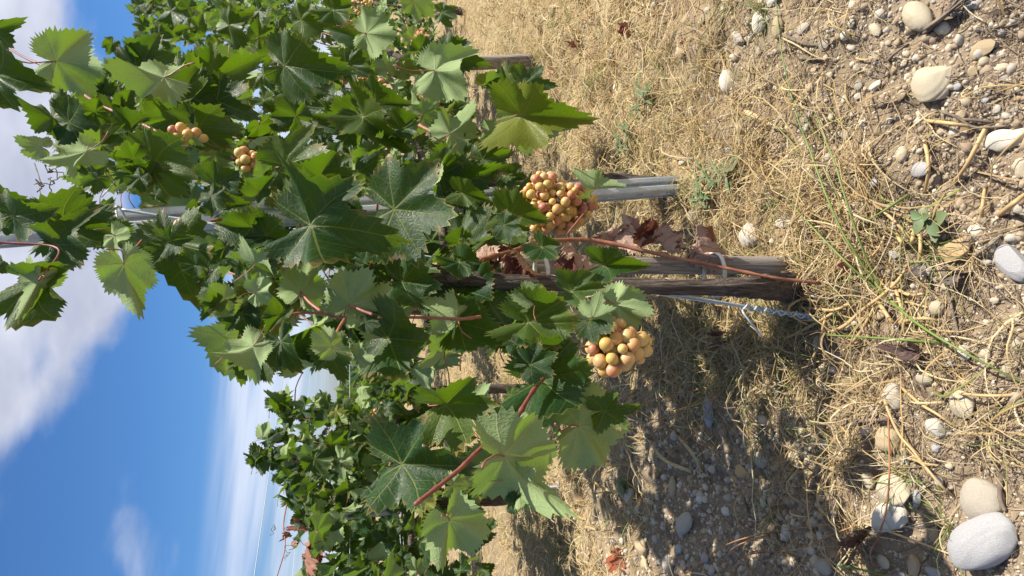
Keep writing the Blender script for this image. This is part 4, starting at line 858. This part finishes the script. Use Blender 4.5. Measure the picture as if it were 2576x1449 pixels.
def litter():
    p = sample_ground(60000); d = straw_density(p); patch = .55+.9*(vnoise(p[:, 0]/.16, p[:, 1]/.16, 21)+.35*vnoise(p[:, 0]/.05, p[:, 1]/.05, 22)+.5)
    p = p[(rng.random(len(p)) < (d**1.6*patch*.42)) & clear(p)]; hd = rng.uniform(0, 6.28, len(p)); ln = np.clip(rng.lognormal(math.log(.115), .5, len(p)), .03, .32)
    for q in (.25, .5, .75, 1.):
        m_ = clear(p[:, :2]+np.column_stack([np.cos(hd), np.sin(hd)])*(ln*q)[:, None], .25); p, hd, ln = p[m_], hd[m_], ln[m_]
    n = len(p); p[:, 2] = np.abs(rng.normal(0, .009, n))
    dist = np.hypot(p[:, 0], p[:, 1]); L = ln*(1+.12*np.clip(dist-2, 0, 4))
    tint = PAL[rng.integers(0, len(PAL), n)]*rng.uniform(.8, 1.12, (n, 1)); gr = rng.random(n) < .05; tint[gr] = np.array([.28, .32, .10])
    strands('dry_grass_litter', 'mat of dry yellow straw lying over the soil', p, hd, rng.uniform(-.02, .16, n), L, np.clip(rng.lognormal(math.log(.0021), .42, n), .0009, .0050)*(1+.12*np.clip(dist-2, 0, 6)), rng.normal(0, 1.1, n), np.abs(rng.normal(0, .021, n)), tint)
    # dark fine debris on the open soil
    p = sample_ground(26000, 1600); d = straw_density(p); p = p[(rng.random(len(p)) < .35+.35*d+.5*vnoise(p[:, 0]/.13, p[:, 1]/.13, 31)) & clear(p, .05)]; n = len(p); p[:, 2] = 0
    c = np.array([(.16,.12,.09),(.25,.19,.14),(.36,.29,.21),(.12,.09,.07),(.45,.36,.24)])[rng.integers(0, 5, n)]
    strands('plant_debris', 'fine brown twiglets and root bits strewn over the soil', p, rng.uniform(0, 6.28, n), rng.uniform(-.02, .08, n), np.clip(rng.lognormal(math.log(.032), .5, n), .01, .11), rng.uniform(.0009, .0022, n), rng.normal(0, .7, n), np.abs(rng.normal(0, .003, n)), c, 4)
    # standing tufts
    tc_ = []
    while len(tc_) < 300:
        q = sample_ground(1, 1200, 2500)[0]; dd = straw_density(q[None])[0]
        if R.random() < dd**2*.9: tc_.append(q)
    for x, y, m in ((1760, 860, 8), (1850, 900, 9), (1950, 880, 6), (1700, 800, 5), (1680, 950, 3), (2000, 980, 4), (2120, 1120, 3), (1480, 30, 3), (1350, 420, 4), (1560, 380, 3)):
        for _ in range(m): tc_.append(on_ground(x+R.gauss(0, 30), y+R.gauss(0, 30)))
    tc_ = np.array(tc_); k = 34; st_ = np.repeat(tc_, k, 0)+rng.normal(0, .012, (len(tc_)*k, 3)); n = len(st_); st_[:, 2] = 0
    tint = PAL[rng.integers(0, len(PAL), n)]*rng.uniform(.85, 1.12, (n, 1)); gsel = np.repeat(rng.random(len(tc_)) < .22, k) & (rng.random(n) < .6); tint[gsel] = np.array([.20, .27, .08])
    near = np.hypot(st_[:, 0], st_[:, 1]); L = np.clip(rng.lognormal(math.log(.14), .4, n), .05, .30)*np.where(near < 1.25, .75, 1)
    strands('dry_grass_tufts', 'tufts of thin dry grass rising from the soil', st_, rng.uniform(0, 6.28, n), rng.uniform(.15, 1.15, n), L, rng.uniform(.0010, .0024, n), rng.normal(0, .7, n), np.zeros(n), tint, 6, 1.6)
    # meadow between the rows farther off
    n = 42000; p = np.column_stack([rng.uniform(-4, 6, n), 2.0+7*rng.random(n)**1.6, np.zeros(n)]); d = straw_density(p); p = p[rng.random(n) < .25+.7*d]; n = len(p)
    tint = PAL[rng.integers(0, 4, n)]*rng.uniform(.85, 1.15, (n, 1)); gsel = rng.random(n) < .06; tint[gsel] = np.array([.25, .30, .10])
    strands('dry_meadow_grass', 'pale dry meadow grass between the far vine rows', p, rng.uniform(0, 6.28, n), rng.uniform(.1, 1.1, n), rng.uniform(.06, .2, n), rng.uniform(.0025, .005, n), rng.normal(0, .8, n), np.zeros(n), tint, 4, 1.2)
litter()

# ------------------------------------------------------------------ single stalks, blades, twigs and weeds
def ground_path(reg, pts, lift):
    P = []; n = len(pts)
    for k, q in enumerate(pts):
        r_ = q[2] if len(q) > 2 else reg; l = lift*4*(k/(n-1))*(1-k/(n-1))+.004 if not callable(lift) else lift(k/(n-1))
        P.append(on_ground(*px(r_, q[0], q[1]), lift=l))
    return P
def stalk(name, reg, pts, r0, r1, lift, m, label, cat, group=None, ring=7):
    P = ground_path(reg, pts, lift); v, f = tube(P, [r0, r1], ring, max(10, 7*len(P)))
    b = P[0]; o = bpy.data.objects.new(name, mesh(name, v-b, f, [m])); o.location = Vector(b); COL.objects.link(o); o['label'] = label; o['category'] = cat
    if group: o['group'] = group
    if group and group.startswith(('thick dry', 'dark twigs')):
        arc = sum(np.linalg.norm(P[k+1]-P[k]) for k in range(len(P)-1)); ch = np.linalg.norm(P[-1]-P[0])
        w = ('short' if arc < .07 else 'middling' if arc < .14 else 'long')+(' straight' if ch/arc > .985 else ' bent' if ch/arc > .93 else ' strongly curved')
        tw = group.startswith('dark'); o['label'] = w+(' dark dry twig lying on the bare soil' if tw else ' straw coloured dry stem lying in the sunlit litter'); o['group'] = w+(' dark twigs on the soil' if tw else ' dry stems in the litter')
    return o
LS = ('thick straw coloured dry stem lying in the sunlit litter', 'stalk', 'thick dry stems in the litter')
for reg, pts, r in (('I', [(650,0),(780,80),(900,170),(1020,290),(1130,430)], .0032), ('I', [(920,240),(850,400),(770,530),(830,650),(920,760)], .0024), ('I', [(180,1460),(350,1230),(420,1000),(440,930)], .003),
    ('I', [(330,1100),(560,1020),(700,900),(850,790),(970,680),(1040,580)], .0036), ('I', [(590,1185),(690,1070),(770,930),(850,790)], .0032), ('I', [(825,820),(880,900),(930,970),(985,1005)], .0038), ('I', [(940,680),(985,800),(1015,930),(1040,1195)], .0032),
    ('I', [(985,990),(1080,965),(1190,955),(1300,975)], .003), ('I', [(50,1150),(250,1050),(430,950),(620,830)], .0032), ('I', [(240,870),(360,880),(500,890),(660,825)], .0034), ('I', [(1095,310),(1090,360),(1080,400)], .0034), ('I', [(1150,320),(1150,450),(1125,590)], .0034),
    ('I', [(960,300),(1000,370),(1035,410)], .0034), ('I', [(960,720),(1060,775),(1180,768)], .003), ('I', [(1610,200),(1620,100),(1635,-20)], .003), ('I', [(1750,170),(1850,90),(1940,20)], .0042), ('D', [(1200,912),(1370,930),(1555,958)], .0032),
    ('D', [(1180,1060),(1205,1180),(1210,1300),(1180,1455)], .0034), ('D', [(1650,955),(1560,1130),(1490,1260),(1400,1385)], .0036), ('J', [(850,-10),(900,180),(990,380),(1100,510),(1220,680)], .0026), ('J', [(1000,20),(1150,150),(1280,230),(1420,330)], .0026),
    ('J', [(1932,80),(1700,90),(1500,78),(1380,60)], .0026), ('J', [(1050,560),(1160,600),(1300,760),(1400,850)], .0024), ('J', [(720,1050),(900,1110),(1150,1200),(1390,1290)], .002), ('M', [(1932,380),(1750,280),(1500,150)], .0016), ('C', [(790,640),(790,450),(810,300),(900,150),(990,20)], .0026),
    ('C', [(180,480),(200,400),(250,330),(330,300)], .0028), ('C', [(440,1010),(600,1130),(780,1270)], .0024), ('C', [(1150,1150),(1320,1290),(1470,1440),(1500,1540)], .0028)):
    stalk('dry_stem', reg, pts, r, r*.8, .02, M_STALK, *LS)
stalk('stick', 'C', [(1760,850),(1800,860),(1932,930),(2050,990)], .0075, .0045, .008, M_EAR, 'bleached pale stick with a knobbly end lying on the soil', 'stick')
GL = ('long thin green grass blade arching over the bare soil', 'grass', 'green grass blades')
for pts in ([(900,810,'I'),(760,620,'I'),(640,430,'I'),(560,300,'I'),(430,0,'I'),(300,1090,'D'),(220,880,'D'),(110,430,'D'),(55,-30,'D')], [(900,810,'I'),(770,560,'I'),(660,280,'I'),(570,0,'I'),(500,1220,'D'),(420,1030,'D'),(350,860,'D')],
            [(900,805,'I'),(700,630,'I'),(560,500,'I'),(300,230,'I'),(90,-10,'I')], [(910,810,'I'),(1150,1010,'I'),(1500,1220,'I'),(1940,1449,'I')], [(1340,1145,'I'),(1000,1115,'I'),(800,1100,'I'),(360,1075,'I')], [(480,1350,'J'),(700,1400,'J'),(900,1440,'J')], [(1060,20,'I'),(860,150,'I'),(665,270,'I')]):
    stalk('green_grass_stalk', 'I', pts, .0025, .0012, .05, M_GREEN, *GL)
RL = ('thin rusty brown stem arching over the shaded gravel', 'stem', 'rusty stems over the shade')
for pts in ([(1940,1115),(1650,1200),(1450,1320),(1280,1460)], [(1940,1140),(1700,1220),(1600,1330),(1545,1460)], [(1940,1265),(1780,1290),(1700,1360),(1640,1425)], [(1640,-10),(1250,210),(980,330)], [(1500,20),(1200,90),(1010,150),(830,320)], [(1640,20),(1500,120),(1300,200),(1010,420)]):
    stalk('rusty_stem', 'G', pts, .0016, .0013, .06, M_RUST, *RL)
stalk('rusty_stem', 'J', [(780,1285),(880,1000),(915,700),(912,400),(908,200)], .0017, .0013, .05, M_RUST, 'thin brown stem crossing above the square pale block of stone', 'stem')
for k, pts in enumerate(([(40,1120,'J'),(300,1080,'J'),(660,1045,'J')], [(0,1270,'J'),(250,1240,'J'),(500,1130,'J'),(690,1060,'J')], [(470,1400,'J'),(560,1230,'J'),(680,1065,'J')])):
    stalk('rusty_stem', 'J', pts, .0015, .0015, .03, M_RUST, 'orange brown stem springing from the dark dry tuft', 'stem', 'stems of the dark dry tuft')
# plantain stalks: stem and seed head
for k, (pts, lab) in enumerate(([([(1595,0),(1400,330),(1200,520),(1110,680)], 'rusty plantain stalk with a brown seed head drooping over shaded gravel'), ([(1660,20),(1620,130),(1555,210)], 'short plantain stalk with a plump brown seed head'), ([(930,60),(860,100),(790,125)], 'plantain stalk with its head beside a hanging vine leaf')])):
    P = ground_path('G', pts, .05); root = thing('plantain_stalk', P[0], lab, 'stalk'); v, f = tube(P, [.0016, .0014], 7, 24); link('stem', mesh('stem', v, f, [M_RUST]), root)
    d = (P[-1]-P[-2]); d /= np.linalg.norm(d); Hh = [P[-1]+d*q for q in np.linspace(-.004, .042, 12)]
    v, f = tube(Hh, [.002, .0055, .006, .0055, .003], 12, 26, mod=lambda t, a: 1+.18*np.sin(t*90)*np.cos(a*6)); link('seed_head', mesh('seed_head', v, f, [M_HEAD]), root)
for k, (pts, lab) in enumerate([([(1010,400,'G'),(1150,570,'G'),(1350,660,'G')], 'braided golden grass ear lying over shaded gravel'), ([(1200,340,'G'),(1350,510,'G'),(1430,660,'G')], 'duller braided grass ear curving beside the golden one'), ([(380,650,'G'),(400,850,'G'),(470,980,'G'),(560,1020,'G')], 'coarse brown twisted grass ear curving out of the sunlit grass'), ([(570,700,'G'),(700,790,'G'),(910,830,'G')], 'coarse brown grass ear at the edge of the sunlit grass')]):
    P = crs(ground_path('G', pts, .03), 40); root = thing('grass_ear', P[0], lab, 'grass ear'); v, f = tube(P, [.0012, .0014], 6); link('stem', mesh('stem', v, f, [M_STALK]), root)
    T, N, B = frames(P)
    for q in range(8, 39):
        for sg in (-1, 1):
            c = P[q]; d = T[q]*.9+N[q]*sg*.5; d /= np.linalg.norm(d); v, f = tube([c, c+d*.005, c+d*.011], [.0012, .0026, .0005], 6, 6); link('spikelet', mesh('spikelet', v, f, [M_EAR]), root)
TL = ('dark dry twig lying on the bare soil', 'twig', 'dark twigs on the soil')
for reg, pts, r in (('D', [(110,260),(200,300),(300,335),(380,340)], .004), ('D', [(240,440),(330,445),(450,450)], .003), ('D', [(1420,900),(1560,905),(1700,920)], .0026), ('D', [(1300,840),(1420,880),(1560,960),(1800,950)], .0026), ('I', [(1330,600),(1370,800),(1440,1090)], .0032), ('I', [(1540,500),(1650,420),(1760,330)], .0022),
    ('J', [(600,320),(700,280),(850,270),(980,240)], .004), ('J', [(650,660),(900,640),(1200,620)], .0018), ('J', [(1760,700),(1750,850),(1790,960)], .004), ('J', [(1640,800),(1760,820)], .003), ('D', [(900,460),(960,400),(1060,330)], .003), ('G', [(1740,850),(1780,960),(1800,1010)], .004), ('D', [(-20,930),(80,980),(140,1000)], .004)):
    stalk('twig', reg, pts, r, r*.7, .006, M_TWIG, *TL)
root = thing('twig_bundle', on_ground(*px('D', 1330, 120)), 'bundle of brown dry twigs beside the largest cream cobble', 'twigs')
for k in range(9):
    o = R.uniform(-45, 45); P = [on_ground(*px('D', 1190+R.uniform(-20, 20), 235+o*.8), lift=.005+.002*k), on_ground(*px('D', 1330, 120+o*.3), lift=.010+.002*k), on_ground(*px('D', 1490+R.uniform(-30, 30), -10+o*1.3), lift=.006+.002*k)]
    v, f = tube(P, [.0026, .0018], 6, 12); link('twig', mesh('twig', v, f, [M_TWIG]), root)
# weeds with narrow leaves, and the round-leaved seedling
def blade_leaf(L, w, cup=.2):
    t = np.linspace(0, 1, 9); V = []; 
    for q in t:
        ww = w*math.sin(math.pi*min(q*.94+.04, 1))**.8; zc = -.25*L*q*q; V += [(-ww/2, L*q, zc+cup*ww), (0, L*q, zc), (ww/2, L*q, zc+cup*ww)]
    f = []; 
    for q in range(8): f += [(q*3, q*3+1, q*3+4, q*3+3), (q*3+1, q*3+2, q*3+5, q*3+4)]
    return mesh('weed_leaf', V, f, [M_WEED])
NB = [blade_leaf(.046, .009), blade_leaf(.060, .011), blade_leaf(.034, .008)]; RB = [blade_leaf(.030, .022, .12), blade_leaf(.024, .017, .2)]
def weed(reg, x, y, n, h, lab, meshes, spread=.03, lean=(0, 0)):
    b = on_ground(*px(reg, x, y)); root = thing('weed', b, lab, 'weed')
    for k in range(max(1, n//9)):
        a = R.uniform(0, 6.28); top = b+np.array([math.cos(a)*spread*1.5+lean[0], math.sin(a)*spread*1.5+lean[1], h*R.uniform(.7, 1)]); mid = .5*(b+top)+np.array([0, 0, .01])
        v, f = tube([b, mid, top], [.0014, .0008], 5, 10); link('stem', mesh('stem', v, f, [M_GREEN]), root); Q = crs([b, mid, top], 20)
        for j in range(9):
            p = Q[4+int(j*1.7)]; t = j*2.4+R.uniform(0, 1); ax = np.array([math.cos(t), math.sin(t), R.uniform(.1, .6)]); link('leaf', R.choice(meshes), root, place_matrix(p, ax, (0, 0, 1), R.uniform(.8, 1.15)))
weed('C', 1090, 760, 27, .07, 'grey green narrow leaved weed in the straw before the steel post', NB); weed('C', 930, 1050, 27, .06, 'narrow leaved weed nearer the hanging vine leaf than the other', NB)
weed('C', 1560, 1400, 27, .06, 'narrow leaved green weed at the foot of the steel post', NB); weed('C', 1760, 1280, 18, .05, 'small narrow leaved weed by thin stalks in front of the steel post', NB); weed('G', 900, 760, 36, .05, 'dark feathery green weed in the shade between the rows', [NB[2]], .02)
weed('I', 1370, 270, 9, .035, 'little seedling with round grey green leaves beside the ochre rock', RB, .02)
# fallen leaves
for reg, x, y, l, col, lab in (('G',860,1300,.075,(.32,.09,.04,.15),'curled red brown fallen vine leaf lying at the edge of the shade'),('I',610,640,.065,(.42,.14,.06,.1),'terracotta coloured fallen leaf under straw near the stay wire'),('C',920,210,.055,(.22,.05,.05,.2),'dark maroon fallen leaf among straw and pebbles'),('C',500,340,.05,(.14,.03,.03,.2),'blackish maroon fallen leaf in the sunlit straw'),('C',590,400,.04,(.14,.03,.03,.2),'small crumpled maroon leaf beside the blackish one'),('C',1310,290,.03,(.50,.2,.07,.1),'small orange fallen leaf on straw'),('M',1680,1090,.07,(.13,.06,.05,.2),'dark brown fallen leaf in the shadow by the stay wire'),('I',1180,1190,.06,(.16,.12,.11,.2),'grey brown shrivelled leaf on the litter'),('I',1250,640,.05,(.40,.38,.36,.1),'bleached grey curled leaf on the soil'),('I',1450,610,.04,(.15,.13,.12,.1),'charred looking dark leaf beside the ochre rock'),('J',740,1190,.07,(.16,.12,.09,.2),'dark dry leaf clump below the orange stems'),('C',700,600,.03,(.25,.06,.05,.2),'tiny red brown leaf caught in straw'),('C',330,530,.05,(.55,.36,.24,.1),'pinkish tan fallen leaf in the grass by the far stake')):
    l *= .72; p = on_ground(*px(reg, x, y)); p[2] += l*.22; dry_at(p, l, None, col, lab, 'leaf', None, ax=np.array([R.uniform(-1, 1), R.uniform(-1, 1), .1]), nrm=np.array([R.uniform(-.3, .3), R.uniform(-.3, .3), R.choice((-1, 1))]))
